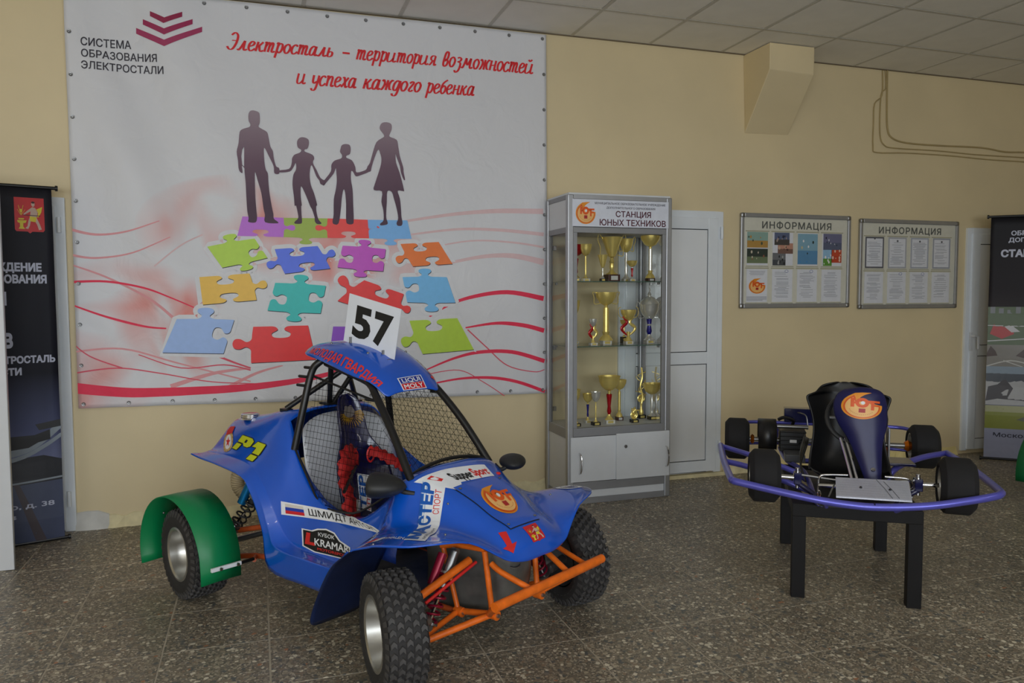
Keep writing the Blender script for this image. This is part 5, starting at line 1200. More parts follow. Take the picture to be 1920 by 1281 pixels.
# ---- roll cage
RT_ = .0155
def tubes(lst, m, name, r=RT_, both=True, k=5):
    for pts in lst:
        MB().tube(crom(pts, k) if len(pts) > 2 else pts, r, 12).build(name, m, bug)
        if both: MB().tube(crom(my(pts), k) if len(pts) > 2 else my(pts), r, 12).build(name, m, bug)
tubes([[(-.965, -.285, .70), (-.945, -.25, .88), (-.93, -.212, 1.045), (-.905, -.185, 1.095), (-.88, -.13, 1.125)]], M['black'], 'cage_rear_leg', .0165)
tubes([[(-.235, -.228, .66), (-.38, -.203, .84), (-.515, -.176, .975), (-.565, -.160, 1.01), (-.64, -.150, 1.035), (-.90, -.15, 1.09)]], M['black'], 'cage_windscreen_pillar', .0165)
MB().tube([(-.88, -.13, 1.125), (-.88, .13, 1.125)], RT_, 12).build('cage_cross_tube', M['black'], bug)
MB().tube([(-.60, -.17, 1.045), (-.60, .17, 1.045)], RT_, 12).build('cage_cross_tube', M['black'], bug)
tubes([[(-1.15, -.205, .862), (-.945, .0, 1.06), (-.89, .04, 1.125)]], M['black'], 'cage_stay', .013)
tubes([[(-1.075, -.012, .875), (-.93, -.10, 1.12)]], M['black'], 'cage_brace', .013)
for y in (-.205, .205): MB().box(-1.18, -1.12, y-.018, y+.018, .846, .862).build('cage_foot', M['black'], bug, smooth=False, bevel=.002)
MB().box(-1.115, -1.045, -.045, .045, .868, .880).build('cage_foot', M['black'], bug, smooth=False, bevel=.002)
for s in (-1, 1):
    for q in ((-.96, s*.232, 1.03), (-.945, s*.212, 1.07), (-.965, s*.24, .99), (-.53, s*.188, .955)): MB().tube([(q[0]-.035, q[1], q[2]), (q[0]+.03, q[1], q[2])], .007, 8).build('cage_bolt', M['black'], bug)
    # net frame rods
    MB().tube([(-.935, s*.208, 1.035), (-.53, s*.184, .955)], .0055, 8).build('net_rod', M['black'], bug)
    MB().tube(crom([(-.965, s*.288, .72), (-.87, s*.288, .60), (-.765, s*.288, .485), (-.62, s*.288, .478), (-.49, s*.286, .502), (-.33, s*.255, .60)], 3), .005, 8).build('net_rod', M['black'], bug)
def net(poly, yf, name, du=.028, ang=0, r=.0009, curve=0):
    b = MB(); ca, sa = cos(ang), sin(ang)
    R2 = [(x*ca+z*sa, -x*sa+z*ca) for x, z in poly]
    for ax in (0, 1):
        lo = min(p[ax] for p in R2); hi = max(p[ax] for p in R2); k = math.ceil(lo/du)
        while k*du < hi:
            c = k*du; xs = []
            for i in range(len(R2)):
                p, q = R2[i-1], R2[i]
                if (p[ax] > c) != (q[ax] > c): t = (c-p[ax])/(q[ax]-p[ax]); xs.append(p[1-ax]+t*(q[1-ax]-p[1-ax]))
            xs.sort()
            for a, e in zip(xs[::2], xs[1::2]):
                P2 = []
                for t in (0, .33, .66, 1):
                    w = a+(e-a)*t; uv = (c, w) if ax == 0 else (w, c); x, z = uv[0]*ca-uv[1]*sa, uv[0]*sa+uv[1]*ca
                    P2.append((x, yf(x, z), z))
                b.tube(P2, r, 4)
            k += 1
    return b.build(name, M['net'], bug, smooth=False, kind='stuff')
side_poly = [(-.93, 1.035), (-.53, .955), (-.27, .68), (-.33, .60), (-.49, .502), (-.62, .478), (-.765, .485), (-.87, .60), (-.962, .72)]
yn = lambda s: (lambda x, z: s*(.288-.098*max(0, min(1, (z-.5)/.48)))*(1-.10*max(0, x+.55)))
net(side_poly, yn(-1), 'side_net', .027)
net(side_poly, yn(1), 'side_net', .027)
net(side_poly, lambda x, z: yn(1)(x, z)-.022, 'side_net', .030, .72)

# roof with the driver's sun visor curve
rr_ = [(-1.025, 1.176, .190, 1.130), (-.96, 1.186, .203, 1.124), (-.86, 1.192, .210, 1.108), (-.78, 1.186, .212, 1.090), (-.70, 1.168, .208, 1.068), (-.62, 1.134, .200, 1.045), (-.55, 1.085, .182, 1.035), (-.50, 1.030, .168, .998), (-.47, .985, .150, .965)]
g_ = []
for x, zc, w, ze in rr_: g_.append([(x, w*sin(k/5*pi/2) if False else w*(k/5), zc-(zc-ze)*abs(k/5)**4) for k in range(-5, 6)])
roof = MB().grid(g_).build('roof_panel', M['blue'], bug, sub=2, solid=.005, label='curved blue roof panel with red lettering along the edges')
BVR = bvh_of(roof)
def rdec(qp): return decalF(BVR, [BVR.ray_cast(CL, bray(*p))[0] or BVR.find_nearest(CL+bray(*p)*3.2)[0] for p in qp])
RL = prt((226, 56, 50), .4)
def roof_at(x, k):
    for a_, b_ in zip(rr_, rr_[1:]):
        if a_[0] <= x <= b_[0]: t = (x-a_[0])/(b_[0]-a_[0]); break
    else: a_, b_, t = rr_[-2], rr_[-1], 1
    zc, w, ze = (a_[i]+(b_[i]-a_[i])*t for i in (1, 2, 3)); return Vector((x, -w*k, zc-(zc-ze)*k**4))
_st = [(roof_at(x, .97), roof_at(x, .80)) for x in (-.985, -.87, -.75, -.62, -.505)]
for s in (-1, 1):
    def Fe_(u, v, off, s=s):
        t = max(0, min(3.999, (u if s < 0 else 1-u)*4)); i = int(t); t -= i
        a_ = _st[i][0].lerp(_st[i+1][0], t); b_ = _st[i][1].lerp(_st[i+1][1], t); p = a_.lerp(b_, v)
        if s > 0: p = Vector((p.x, -p.y, p.z))
        nn = Vector((.1, s*.75, .66)).normalized(); h = BVR.ray_cast(p+nn*.06, -nn, .15)
        return (h[0] if h[0] else p)+nn*(off+.002)
    lay('lettering', text('МОЛОДАЯ ГВАРДИЯ', .01, .99, .12, .92, .03), Fe_, RL, roof, (.05, .3), .0008)
Fl = rdec([(744, 710), (788, 703), (800, 728), (756, 733)])
lay('sticker_white', RC(0, 1, 0, 1), Fl, M['whitep'], roof, .2, .0006); lay('sticker_blue', RC(.04, .96, .52, .95), Fl, prt((30, 50, 150), .4), roof, .2, .0012); lay('sticker_red', RC(.04, .96, .05, .50), Fl, prt((206, 30, 44), .4), roof, .2, .0012)
lay('lettering', text('LIQUI', .12, .88, .58, .90, .018), Fl, M['whitep'], roof, .2, .0020); lay('lettering', text('MOLY', .10, .90, .11, .44, .02), Fl, M['whitep'], roof, .2, .0020)
for x, y in ((-.9, -.12), (-.9, .12), (-.66, -.1), (-.66, .12), (-.78, .17)):
    h = BVR.ray_cast(Vector((x, y, 1.4)), Vector((0, 0, -1)))[0]
    if h: MB().sphere(h, .006, 8, 5).build('roof_bolt', M['steel'], roof)

# number plate
pl_c = {}
def on_plane(px, py, p0, n):
    d = bray(px, py); return CL+d*((p0-CL).dot(n)/d.dot(n))
BLc = BVR.ray_cast(CL, bray(645, 641))[0] or Vector((-.85, -.1, 1.19)); BRc = BVR.ray_cast(CL, bray(740, 677))[0]
BLc = BLc+Vector((.004, -.004, .006)); BRc = BRc+Vector((.004, -.004, .006))
eb_ = (BRc-BLc).normalized(); up_ = (Vector((-.10, -.0, 1))-eb_*Vector((-.10, 0, 1)).dot(eb_)).normalized(); pn = eb_.cross(up_).normalized()
corn = [on_plane(656, 550, BLc, pn), on_plane(753, 580, BLc, pn), BRc, BLc]
print('plate', [tuple(round(v, 3) for v in c) for c in corn])
Fpl = quadF(*corn, toward=CL)
b = MB(); vs = [c+Fpl.n*.002 for c in corn]+[c-Fpl.n*.002 for c in corn]; b.add(vs, [(0,1,2,3),(7,6,5,4),(0,4,5,1),(1,5,6,2),(2,6,7,3),(3,7,4,0)])
npl = b.build('number_plate', M['plate'], bug, smooth=False, label='white upright number plate reading 57 on the roof')
lay('lettering', text('5', .14, .49, .20, .82, .045), Fpl, M['ink'], npl, 0, .0028); lay('lettering', text('7', .54, .89, .20, .82, .045), Fpl, M['ink'], npl, 0, .0028)
for u, v in ((.14, .02), (.78, .08)):
    q = Fpl(u, v, .004); MB().sphere(q, .006, 8, 5).build('plate_bolt', M['steel'], npl)
q = Vector(Fpl(.16, -.02, .0)); MB().box(q.x-.004, q.x+.05, q.y-.012, q.y+.012, q.z-.035, q.z-.031).box(q.x, q.x+.004, q.y-.012, q.y+.012, q.z-.033, q.z+.035).build('plate_bracket', M['steel'], npl, smooth=False)
q = Vector(Fpl(.80, -.02, .0)); MB().box(q.x-.004, q.x+.04, q.y-.012, q.y+.012, q.z-.012, q.z-.008).box(q.x, q.x+.004, q.y-.012, q.y+.012, q.z-.01, q.z+.03).build('plate_bracket', M['steel'], npl, smooth=False)

# steering wheel, dash hoop
sw = holder('steering_wheel', bug, (-.36, 0, .575), (0, radians(-50), 0))
MB().tube([(.115*cos(a*pi/16), .115*sin(a*pi/16), 0) for a in range(32)], .013, 10, closed=True).build('wheel_rim', M['blackm'], sw)
for a in (0, 2.1, 4.2): MB().tube([(0, 0, -.02), (.12*cos(a), .12*sin(a), 0)], .007, 6).build('spoke', M['steel'], sw)
MB().tube([(0, 0, -.01), (0, 0, -.22)], .011, 10).build('column', M['black'], sw)
MB().tube(crom([(-.26, -.215, .672), (-.27, -.12, .694), (-.275, 0, .706), (-.27, .12, .700), (-.25, .215, .68)], 5), .008, 8).build('dash_hoop', M['black'], bug)
MB().tube([(-.62, -.27, .56), (-.70, -.17, .60), (-.76, -.10, .62)], .008, 8).build('gear_lever', M['black'], bug)
MB().tube([(-.52, -.27, .49), (-.52, -.27, .545)], .010, 8).build('latch', M['steel'], bug)

# mirrors
def mirror(s, c, sc_=1.0, yaw=0):
    h = holder('wing_mirror', bug, c, (0, 0, yaw))
    rows_ = []
    for x, ry, rz, dz in ((-.048, .062, .036, 0), (-.046, .074, .043, 0), (-.02, .078, .046, 0), (.02, .070, .040, -.002), (.055, .048, .028, -.004), (.078, .02, .012, -.006), (.083, .001, .001, -.006)):
        rows_.append([(x*sc_, ry*cos(a*pi/9)*sc_, (rz*sin(a*pi/9)+dz)*sc_) for a in range(19)])
    MB().grid(rows_).build('mirror_housing', M['blackm'], h, sub=1)
    MB().lathe([(0, 0), (.068*sc_, 0)], c=(-.047*sc_, 0, 0), axis='x', n=20, sc=(1, .56)).build('mirror_glass', M['chrome'], h)
    return h
mirror(-1, (-.285, -.33, .655), 1.12, radians(38)); MB().tube(crom([(-.27, -.29, .64), (-.22, -.27, .625), (-.19, -.25, .62)], 3), .011, 8).build('mirror_arm', M['blackm'], bug)
mirror(1, (-.175, .318, .655), .80, radians(-42)); MB().tube(crom([(-.18, .28, .64), (-.19, .25, .63), (-.20, .225, .655)], 3), .010, 8).build('mirror_arm', M['blackm'], bug)

# ---- front chassis: dark bulkhead, orange frame, arms, bumper
g_ = []
for z, xf, w in ((.45, .10, .27), (.36, .12, .275), (.26, .125, .27), (.17, .10, .25), (.12, .03, .22), (.11, -.2, .22)):
    g_.append([(xf-.34*(abs(k)/5)**(3.2 if k > 0 else 2.2), (w if k > 0 else .155)*k/5, z) for k in range(-5, 6)])
MB().grid(g_).build('front_bulkhead', M['bulk'], bug, sub=1, solid=.004, label='dark stained fibreglass front bulkhead')
OR = M['orange']; RO = .0115
P1_, P2_ = (.115, -.135, .185), (-.04, -.165, .165)
hub = (0.0, -.44, .13); hubu = (.0, -.42, .30)
def both(pts, r, name, m=OR, k=4):
    for q in (pts, my(pts)): MB().tube(crom(q, k) if len(q) > 2 else q, r, 10).build(name, m, bug)
both([(.085, -.145, .425), P1_], RO, 'frame_tube'); both([(-.12, -.165, .40), P2_], RO*.9, 'frame_tube')
both([(-.13, -.165, .405), (-.04, -.16, .425), (.09, -.145, .432)], RO, 'frame_tube'); both([P2_, P1_], RO*1.1, 'frame_tube')
both([P1_, hub], RO*1.1, 'lower_arm'); both([P2_, hub], RO, 'lower_arm')
both([(.03, -.17, .385), (.01, -.42, .305)], .015, 'upper_arm'); both([(.045, -.15, .375), (.03, -.40, .285)], .006, 'tie_rod', M['redp'])
both([(.12, -.145, .385), (.17, -.14, .36), (.30, -.11, .315)], RO, 'bumper_brace')
MB().tube([(.10, .275, .345), (.29, .235, .315)], RO*.9, 10).build('bumper_brace', OR, bug)
MB().tube([(.30, -.325, .318), (.30, .325, .322)], .0178, 16).build('bumper', OR, bug, label='straight orange tube front bumper')
both([(.115, -.15, .19), (.20, -.23, .25), (.30, -.30, .315)], RO*1.2, 'bumper_brace')
for q in (P1_, P2_): 
    for s in (1, -1): MB().cyl((q[0]-.012, s*q[1], q[2]), (q[0]+.026, s*q[1], q[2]), .019, 12).build('pivot_bush', M['orange'], bug); MB().cyl((q[0]-.016, s*q[1], q[2]), (q[0]+.034, s*q[1], q[2]), .008, 8).build('pivot_bolt', M['steel'], bug)
def shock(a, b, ms, mb_, coil_r=.027, turns=6, side=1, res=None, name='shock_absorber'):
    a, b = Vector(a), Vector(b); d = (b-a); L = d.length; R = d.to_track_quat('Z', 'Y').to_matrix()
    T = lambda x, y, z: tuple(a+R @ Vector((x, y, z)))
    h = MB().tube([a, a+d*.48], .019, 12).build(name, mb_, bug)
    MB().tube([a+d*.4, b], .007, 8).build('piston_rod', M['chrome'], h)
    n = turns*12; MB().tube([T(coil_r*cos(i*2*pi/12), coil_r*sin(i*2*pi/12), L*(.30+.62*i/n)) for i in range(n+1)], .0045, 6).build('spring', ms, h)
    for t in (.28, .93): MB().tube([a+d*t, a+d*(t+.03)], coil_r+.006, 14).build('spring_seat', M['steel'], h)
    for p in (a, b): MB().cyl(p+Vector((-.014, 0, 0)), p+Vector((.014, 0, 0)), .014, 10).build('eye_bush', M['steel'], h)
    if res: MB().tube([a+Vector(res), a+Vector(res)+d*.42], .017, 14).build('reservoir', ms, h)
    return h
shock((-.02, -.20, .415), (-.02, -.345, .165), M['shockred'], M['steel'], res=(-.02, -.045, 0)); shock((-.02, .20, .415), (-.02, .345, .165), M['shockred'], M['steel'])
MB().tube(crom([(.09, -.03, .345), (.12, -.02, .335), (.125, .01, .335), (.11, .03, .345)], 3), .004, 6).build('tow_loop', M['steel'], bug)

# ---- wheels
def tread_blocks(R, w, rows_, n, b, hgt=.010, wide=.9):
    rw = w*wide/rows_
    for r in range(rows_):
        yc = -w*wide/2+rw*(r+.5); sgn = 1
        for i in range(n):
            a0 = 2*pi*(i+(.5 if r % 2 else 0))/n; da = 2*pi/n*.36
            P2 = [(-.46, -.5), (0, -.05), (.46, -.5), (.46, .12), (0, .55), (-.46, .12)]
            k = len(b.v)
            for rad in (R-.003-(abs(yc)/(w/2))**4*.012, R+hgt-(abs(yc)/(w/2))**4*.014):
                for u, v in P2:
                    s_ = 1 if rad < R else .86
                    a = a0+v*da*2*s_; b.v.append(((rad)*cos(a), yc+u*rw*s_, rad*sin(a)))
            b.f += [(k+6, k+7, k+8, k+9), (k+6, k+9, k+10, k+11)]+[(k+j, k+(j+1) % 6, k+6+(j+1) % 6, k+6+j) for j in range(6)]
def wheel_meshes(R, rr, w, rows_, n, name):
    h = holder('wheel', bug)
    hw = w/2; Rb = R-.010
    prof = [(rr, hw*.86), (rr+.012, hw*.98), (rr+(Rb-rr)*.5, hw*1.08), (Rb-.022, hw*1.0), (Rb-.006, hw*.88), (Rb, hw*.6), (Rb+.001, 0), (Rb, -hw*.6), (Rb-.006, -hw*.88), (Rb-.022, -hw*1.0), (rr+(Rb-rr)*.5, -hw*1.08), (rr+.012, -hw*.98), (rr, -hw*.86)]
    MB().lathe(prof, axis='y', n=56).build('tyre', M['tyre'], h)
    b = MB(); tread_blocks(Rb, w, rows_, n, b); 
    # shoulder lugs
    for s in (-1, 1):
        for i in range(n):
            a = 2*pi*i/n; k = len(b.v)
            for rad, y in ((Rb-.006, hw*.90), (Rb-.045, hw*1.02), (Rb-.045, hw*1.07), (Rb+.002, hw*.94)):
                for da in (-.36, .16): b.v.append((rad*cos(a+da*2*pi/n), s*y, rad*sin(a+da*2*pi/n)))
            b.f += [(k, k+1, k+7, k+6), (k+2, k+3, k+5, k+4), (k+4, k+5, k+7, k+6), (k, k+2, k+4, k+6), (k+1, k+3, k+5, k+7)]
    b.build('tread', M['tread'], h, smooth=False, kind='stuff')
    rp = [(rr+.004, -hw*.90), (rr+.008, -hw*.95), (rr-.002, -hw*.97), (rr-.010, -hw*.90), (rr-.014, -hw*.55), (rr-.022, -hw*.2), (rr*.62, hw*.02), (rr*.42, -hw*.02), (rr*.40, -hw*.14), (rr*.30, -hw*.16), (0, -hw*.16)]
    MB().lathe(rp, axis='y', n=48).build('rim', M['rim'], h)
    MB().lathe([(rr-.006, hw*.9), (rr-.014, hw*.5), (rr-.016, 0), (rr*.5, hw*.05), (0, hw*.05)], axis='y', n=32).build('inner_rim', M['steel'], h)
    c = MB()
    for i in range(4): a = i*pi/2+.4; c.cyl((rr*.52*cos(a), -hw*.02, rr*.52*sin(a)), (rr*.52*cos(a), -hw*.18, rr*.52*sin(a)), .007, 6)
    c.build('wheel_nuts', M['steel'], h, kind='stuff')
    MB().cyl((rr*.3, -hw*.2, -rr*.75), (rr*.3, -hw*.45, -rr*.75), .005, 8).build('valve', M['blackm'], h)
    return h
wf_ = wheel_meshes(.213, .126, .150, 5, 34, 'front'); wf_.location = (-.012, -.518, .213); wf_.rotation_euler = (0, 0, radians(-24))
wf2 = copy_tree(wf_, bug); wf2.location = (0, .515, .216); wf2.rotation_euler = (0, 0, radians(180-20))
wr_ = wheel_meshes(.210, .117, .175, 7, 38, 'rear'); wr_.location = (-1.385, -.555, .212); wr_.rotation_euler = (0, radians(14), radians(-5))
wr2 = copy_tree(wr_, bug); wr2.location = (-1.385, .555, .212); wr2.rotation_euler = (0, radians(-24), radians(180))

# green rear mudguards
for s in (-1, 1):
    g_ = []
    for i in range(29):
        a = radians(-3+200*i/28); cx, cz = -1.375+.298*cos(a), .205+.285*sin(a)
        if i < 2: cz -= .02*(2-i)
        g_.append([(cx, s*.685, cz), (cx-.003, s*.60, cz+.002), (cx-.006, s*.495, cz)])
    mg = MB().grid(g_).build('mudguard', M['green'], bug, solid=.004, label='green plastic arched rear mudguard')
    br = MB().box(-1.072, -1.058, min(s*.645, s*.505), max(s*.645, s*.505), .205, .222).build('bracket', M['whitep'], mg, smooth=False, bevel=.002)
    MB().tube([(-1.066, s*.51, .212), (-1.09, s*.43, .205)], .008, 8).build('bracket_rod', M['black'], mg)
    for y in (.525, .605): MB().tube([(-1.062, s*y, .213), (-1.05, s*y, .213)], .008, 6).build('bolt', M['chrome'], mg)
    MB().sphere((-1.60, s*.60, .36), .006, 8, 5).build('bolt', M['steel'], mg)

# rear suspension and engine bay
both([(-1.36, -.46, .275), (-1.18, -.36, .315), (-1.02, -.30, .35)], .013, 'rear_upper_arm', M['rust'])
both([(-1.40, -.46, .14), (-1.18, -.37, .185), (-.95, -.30, .18)], .013, 'rear_lower_arm', M['rust']); both([(-1.10, -.42, .195), (-1.17, -.37, .185)], .010, 'rear_lower_arm', M['rust'])
both([(-1.19, -.30, .52), (-1.19, -.29, .40), (-1.16, -.30, .335), (-1.05, -.30, .33)], .011, 'rear_frame_tube', M['rust'])
shock((-1.13, -.33, .53), (-1.29, -.42, .30), M['blackm'], M['blackm'], .03, 5); shock((-1.13, .33, .53), (-1.29, .42, .30), M['blackm'], M['blackm'], .03, 5)
for s in (-1, 1): MB().tube([(-1.195, s*.36, .555), (-1.235, s*.40, .43)], .021, 16).build('shock_reservoir', M['shockblue'], bug)
q = crom([(-1.28, -.20, .62), (-1.34, -.26, .60), (-1.42, -.30, .54), (-1.44, -.30, .46), (-1.40, -.27, .40)], 14)
MB().tube(q, [.030+.004*(i % 2) for i in range(len(q))], 14).build('air_hose', M['hose'], bug)
MB().tube(crom([(-1.16, -.22, .43), (-1.22, -.30, .42), (-1.20, -.32, .34), (-1.08, -.30, .30)], 5), .005, 6).build('brake_hose', M['black'], bug)
eb = MB(); eb.box(-1.42, -1.16, -.16, .16, .22, .46)
for k in range(6): eb.box(-1.40, -1.18, -.17, .17, .25+.035*k, .258+.035*k)
eb.build('engine_block', M['steel'], bug, smooth=False, bevel=.006)
MB().tube(crom([(-1.10, -.24, .47), (-1.18, -.28, .46), (-1.22, -.27, .50)], 4), .028, 12).build('intake_pipe', mat('brown_hose', (92, 66, 40), .6), bug)
MB().cyl((-1.385, -.52, .212), (-1.385, .52, .212), .014, 12).build('rear_axle', M['steel'], bug)
both([(0, -.36, .20), (0, -.46, .216)], .022, 'front_hub', M['steel'])
both([(-.9, -.25, .17), (-.02, -.16, .16)], .012, 'frame_rail', M['rust'])
# jack-like rear cross support under the tank keeps the tail closed
MB().add([(-1.60, -.24, .60), (-1.60, .24, .60), (-1.30, .24, .58), (-1.30, -.24, .58)], [(0,1,2,3)]).build('tank_floor', M['bluein'], bug, solid=.004)

# ================================================================== KART ON ITS STAND
KO = Vector((2.54, -2.374, 0)); KA = atan2(-.83, -.557)
st = thing('display_stand', 'low black metal stand of four square legs carrying the kart', 'stand', KO, KA)
for x in (-.03, -.83):
    for y in (-.243, .243): MB().box(x-.03, x+.03, y-.03, y+.03, 0, .38).build('leg', M['stand'], st, smooth=False, bevel=.002)
for x in (-.03, -.83): MB().box(x-.03, x+.03, -.273, .273, .38, .438).build('top_rail', M['stand'], st, smooth=False, bevel=.002)
for y in (-.243, .243): MB().box(-.80, -.06, y-.03, y+.03, .38, .437).build('side_rail', M['stand'], st, smooth=False, bevel=.002)
kt = thing('racing_kart', 'violet-framed racing kart with black seat and dark blue front fairing, standing on the black stand', 'kart', KO, KA)
KMi = root_mat(kt).inverted(); KC = KMi @ CAM
def kray(px, py): return (KMi.to_3x3() @ ray(px, py)).normalized()
def kt_(name, pts, r, m, n=10, k=4, par=None): return MB().tube(crom(pts, k) if len(pts) > 2 else pts, r, n).build(name, m, par or kt)
VI = M['purple']
ring = [(-.72,-.602,.555),(-.3,-.58,.555),(.05,-.548,.553),(.10,-.535,.552),(.125,-.50,.549),(.19,-.22,.515),(.205,-.05,.50),(.205,.08,.50),(.175,.25,.51),(.135,.40,.53),(.10,.50,.545),(.06,.548,.551),(-.02,.562,.553),(-.4,.568,.555),(-.80,.55,.555)]
kt_('front_bumper', ring, .0165, VI, 14, 6)
MB().tube([(.206, .034, .50), (.206, .040, .50)], .0172, 14).build('bumper_joint', M['navy'], kt)
kt_('side_bar', [(-.70, -.600, .555), (-.60, -.52, .553), (-.48, -.42, .548), (-.40, -.24, .50), (-.40, -.18, .46)], .0145, VI)
kt_('side_bar', [(-.32, -.590, .553), (-.26, -.46, .540), (-.18, -.30, .50), (-.16, -.18, .46)], .0145, VI)
kt_('side_bar', [(-.80, .548, .555), (-.66, .40, .552), (-.48, .25, .53), (-.42, .19, .47)], .0155, VI)
MB().box(-.60, -.44, .20, .33, .545, .56).build('side_bar_clamp', M['navy'], kt, smooth=False, bevel=.004)
for s in (-1, 1):
    kt_('frame_rail', [(.04, s*.15, .455), (-.05, s*.17, .4525), (-.6, s*.17, .4525), (-.9, s*.24, .455), (-1.18, s*.26, .47)], .0145, VI)
    kt_('kingpin_arm', [(.06, s*.13, .46), (.0, s*.20, .50), (-.02, s*.25, .53)], .012, M['navy'])
kt_('cross_tube', [(.03, -.17, .455), (.035, 0, .455), (.03, .17, .455)], .0145, VI); kt_('cross_tube', [(-.9, -.22, .455), (-.9, .22, .455)], .0145, VI)
kt_('bumper_support', [(.10, -.14, .46), (.17, -.16, .505)], .010, VI); kt_('bumper_support', [(.10, .14, .46), (.18, .18, .505)], .010, VI)
kt_('rear_bumper', [(-1.12, -.47, .600), (-1.24, -.44, .610), (-1.25, -.2, .612), (-1.25, .2, .612), (-1.24, .42, .610), (-1.12, .47, .600)], .011, VI, 10, 6)
kt_('rear_bumper', [(-1.16, -.30, .47), (-1.26, -.28, .50), (-1.25, -.27, .61)], .010, VI); kt_('rear_bumper', [(-1.16, .30, .47), (-1.26, .28, .50), (-1.25, .27, .61)], .010, VI)
kt_('rear_frame_tube', [(-1.12, -.46, .50), (-1.15, -.2, .505), (-1.15, .2, .505), (-1.12, .44, .50)], .009, VI)
MB().box(-.62, .10, -.165, .165, .458, .464).build('floor_tray', M['blackm'], kt, smooth=False)
MB().cyl((-1.05, -.48, .54), (-1.05, .48, .54), .0135, 14).build('rear_axle', M['steel'], kt)
for y0_, y1_, r_ in ((-.435, -.415, .030), (-.375, -.355, .028), (.395, .43, .032), (.245, .275, .032), (.225, .235, .055)):
    MB().lathe([(0.014, y0_), (r_*.7, y0_), (r_, (y0_+y1_)/2), (r_*.7, y1_), (.014, y1_)], c=(-1.05, 0, .54), axis='y', n=24).build('hub', M['orangeano'], kt, label='orange anodised hub')
MB().box(-1.09, -1.01, .305, .315, .47, .64).build('axle_bracket', M['steel'], kt, smooth=False, bevel=.002)
MB().lathe([(.02, -.003), (.085, -.003), (.085, .003), (.02, .003)], c=(-1.05, .28, .54), axis='y', n=28).build('brake_disc', M['steel'], kt)
MB().box(-1.06, -1.0, .25, .30, .50, .535).build('brake_caliper', mat('copper_red', (150, 70, 40), .4, .3), kt, smooth=False, bevel=.005)
# engine, guard, battery box
mb_ = MB(); mb_.box(-1.10, -.96, -.275, -.135, .492, .612)
for k in range(5): mb_.box(-1.105, -.955, -.278, -.132, .505+.024*k, .511+.024*k)
eng = mb_.build('motor', M['black'], kt, smooth=False, bevel=.004, label='black finned motor block with a white label')
MB().box(-.955, -.953, -.222, -.185, .545, .562).build('motor_label', M['whitep'], eng, smooth=False)
MB().cyl((-1.0, -.29, .63), (-1.0, -.12, .63), .011, 12).build('motor_pipe', M['steel'], kt)
MB().cyl((-1.03, -.14, .545), (-1.03, -.08, .545), .016, 12).build('motor_shaft', M['steel'], kt)
MB().box(-.95, -.80, -.255, -.150, .462, .505).build('battery', mat('grey_box', (96, 98, 102), .4, .4), kt, smooth=False, bevel=.004)
MB().box(-1.18, -1.10, -.245, -.055, .640, .722).build('rear_box', M['navy'], kt, smooth=False, bevel=.004, label='dark blue box behind the seat')
kt_('cable', [(-1.10, -.17, .70), (-1.06, -.13, .69), (-1.05, -.12, .64), (-1.04, -.12, .61)], .004, M['steel'], 6)
kt_('hose', [(-1.06, -.28, .66), (-1.05, -.25, .675), (-1.06, -.20, .66), (-1.08, -.20, .63)], .010, M['black'], 8)
g_ = []
for i in range(19):
    a = radians(-35+235*i/18); g_.append([(-1.02+.10*cos(a), y, .565+.104*sin(a)) for y in (-.395, -.295)])
MB().grid(g_).build('chain_guard', M['black'], kt, solid=.003)
MB().lathe([(.02, -.002), (.075, -.002), (.078, 0), (.075, .002), (.02, .002)], c=(-1.04, -.292, .56), axis='y', n=30).build('sprocket', M['steel'], kt)
for k in range(4):
    kt_('cable', [(-.96, -.14-.01*k, .60-.02*k), (-.8, -.16+.008*k, .60), (-.6, -.19, .585-.03*k), (-.45, -.205+.006*k, .53-.02*k), (-.3, -.19, .475)], .0045, M['black'], 6)
# seat
sk = [(.938,-.62,.06),(.932,-.615,.10),(.912,-.61,.135),(.893,-.605,.155),(.884,-.60,.196),(.866,-.60,.198),(.80,-.595,.172),(.72,-.585,.158),(.63,-.565,.172),(.56,-.54,.186),(.505,-.49,.190),(.482,-.40,.185),(.476,-.30,.178),(.492,-.22,.165)]
g_ = []
for z, x, w in sk: g_.append([(x+(.13 if z > .5 and x < -.45 else .0)*(abs(k)/5)**2.6*(1 if z < .9 else .4), .018+w*k/5, z+(0 if x < -.45 else .055*(abs(k)/5)**3)) for k in range(-5, 6)])
MB().grid(g_).build('seat', M['seatb'], kt, sub=2, solid=.008, soff=0, label='black moulded bucket seat')
MB().sphere((-.36, -.10, .487), .009, 10, 6, (1, 1, .4)).build('seat_bolt', M['steel'], kt)
# front fairing
pf = [(.958,-.235,.045,.045),(.950,-.215,.080,.043),(.930,-.200,.105,.040),(.89,-.190,.119,.037),(.85,-.183,.119,.037),(.80,-.176,.112,.045),(.765,-.17,.098,.052),(.735,-.166,.082,.057),(.70,-.16,.070,.062),(.65,-.15,.058,.070),(.60,-.14,.048,.078),(.555,-.13,.038,.085),(.535,-.125,.036,.087)]
g_ = []
for z, x, w, c in pf: g_.append([(x-.045*(abs(k)/4)**2.6*(w/.12), c+w*k/4, z-.006*(abs(k)/4)**2) for k in range(-4, 5)])
fair = MB().grid(g_).build('front_fairing', M['navyk'], kt, sub=2, solid=.006, label='dark blue tapering front fairing with a round emblem')
BVF = bvh_of(fair)
def fdec(qp):
    out = []
    for p in qp:
        h = BVF.ray_cast(KC, kray(*p))[0]
        if h is None: h = BVF.find_nearest(KC+kray(*p)*((-.2-KC.x)/kray(*p).x))[0]
        out.append(h)
    return decalF(BVF, out, None, KC)
Fq = fdec([(1577, 735), (1654, 740), (1653, 790), (1575, 785)])
emblem(Fq, fair, .0, 1.0, .0, 1.0, .0008, .08)
h = BVF.ray_cast(KC, kray(1637, 881))[0]
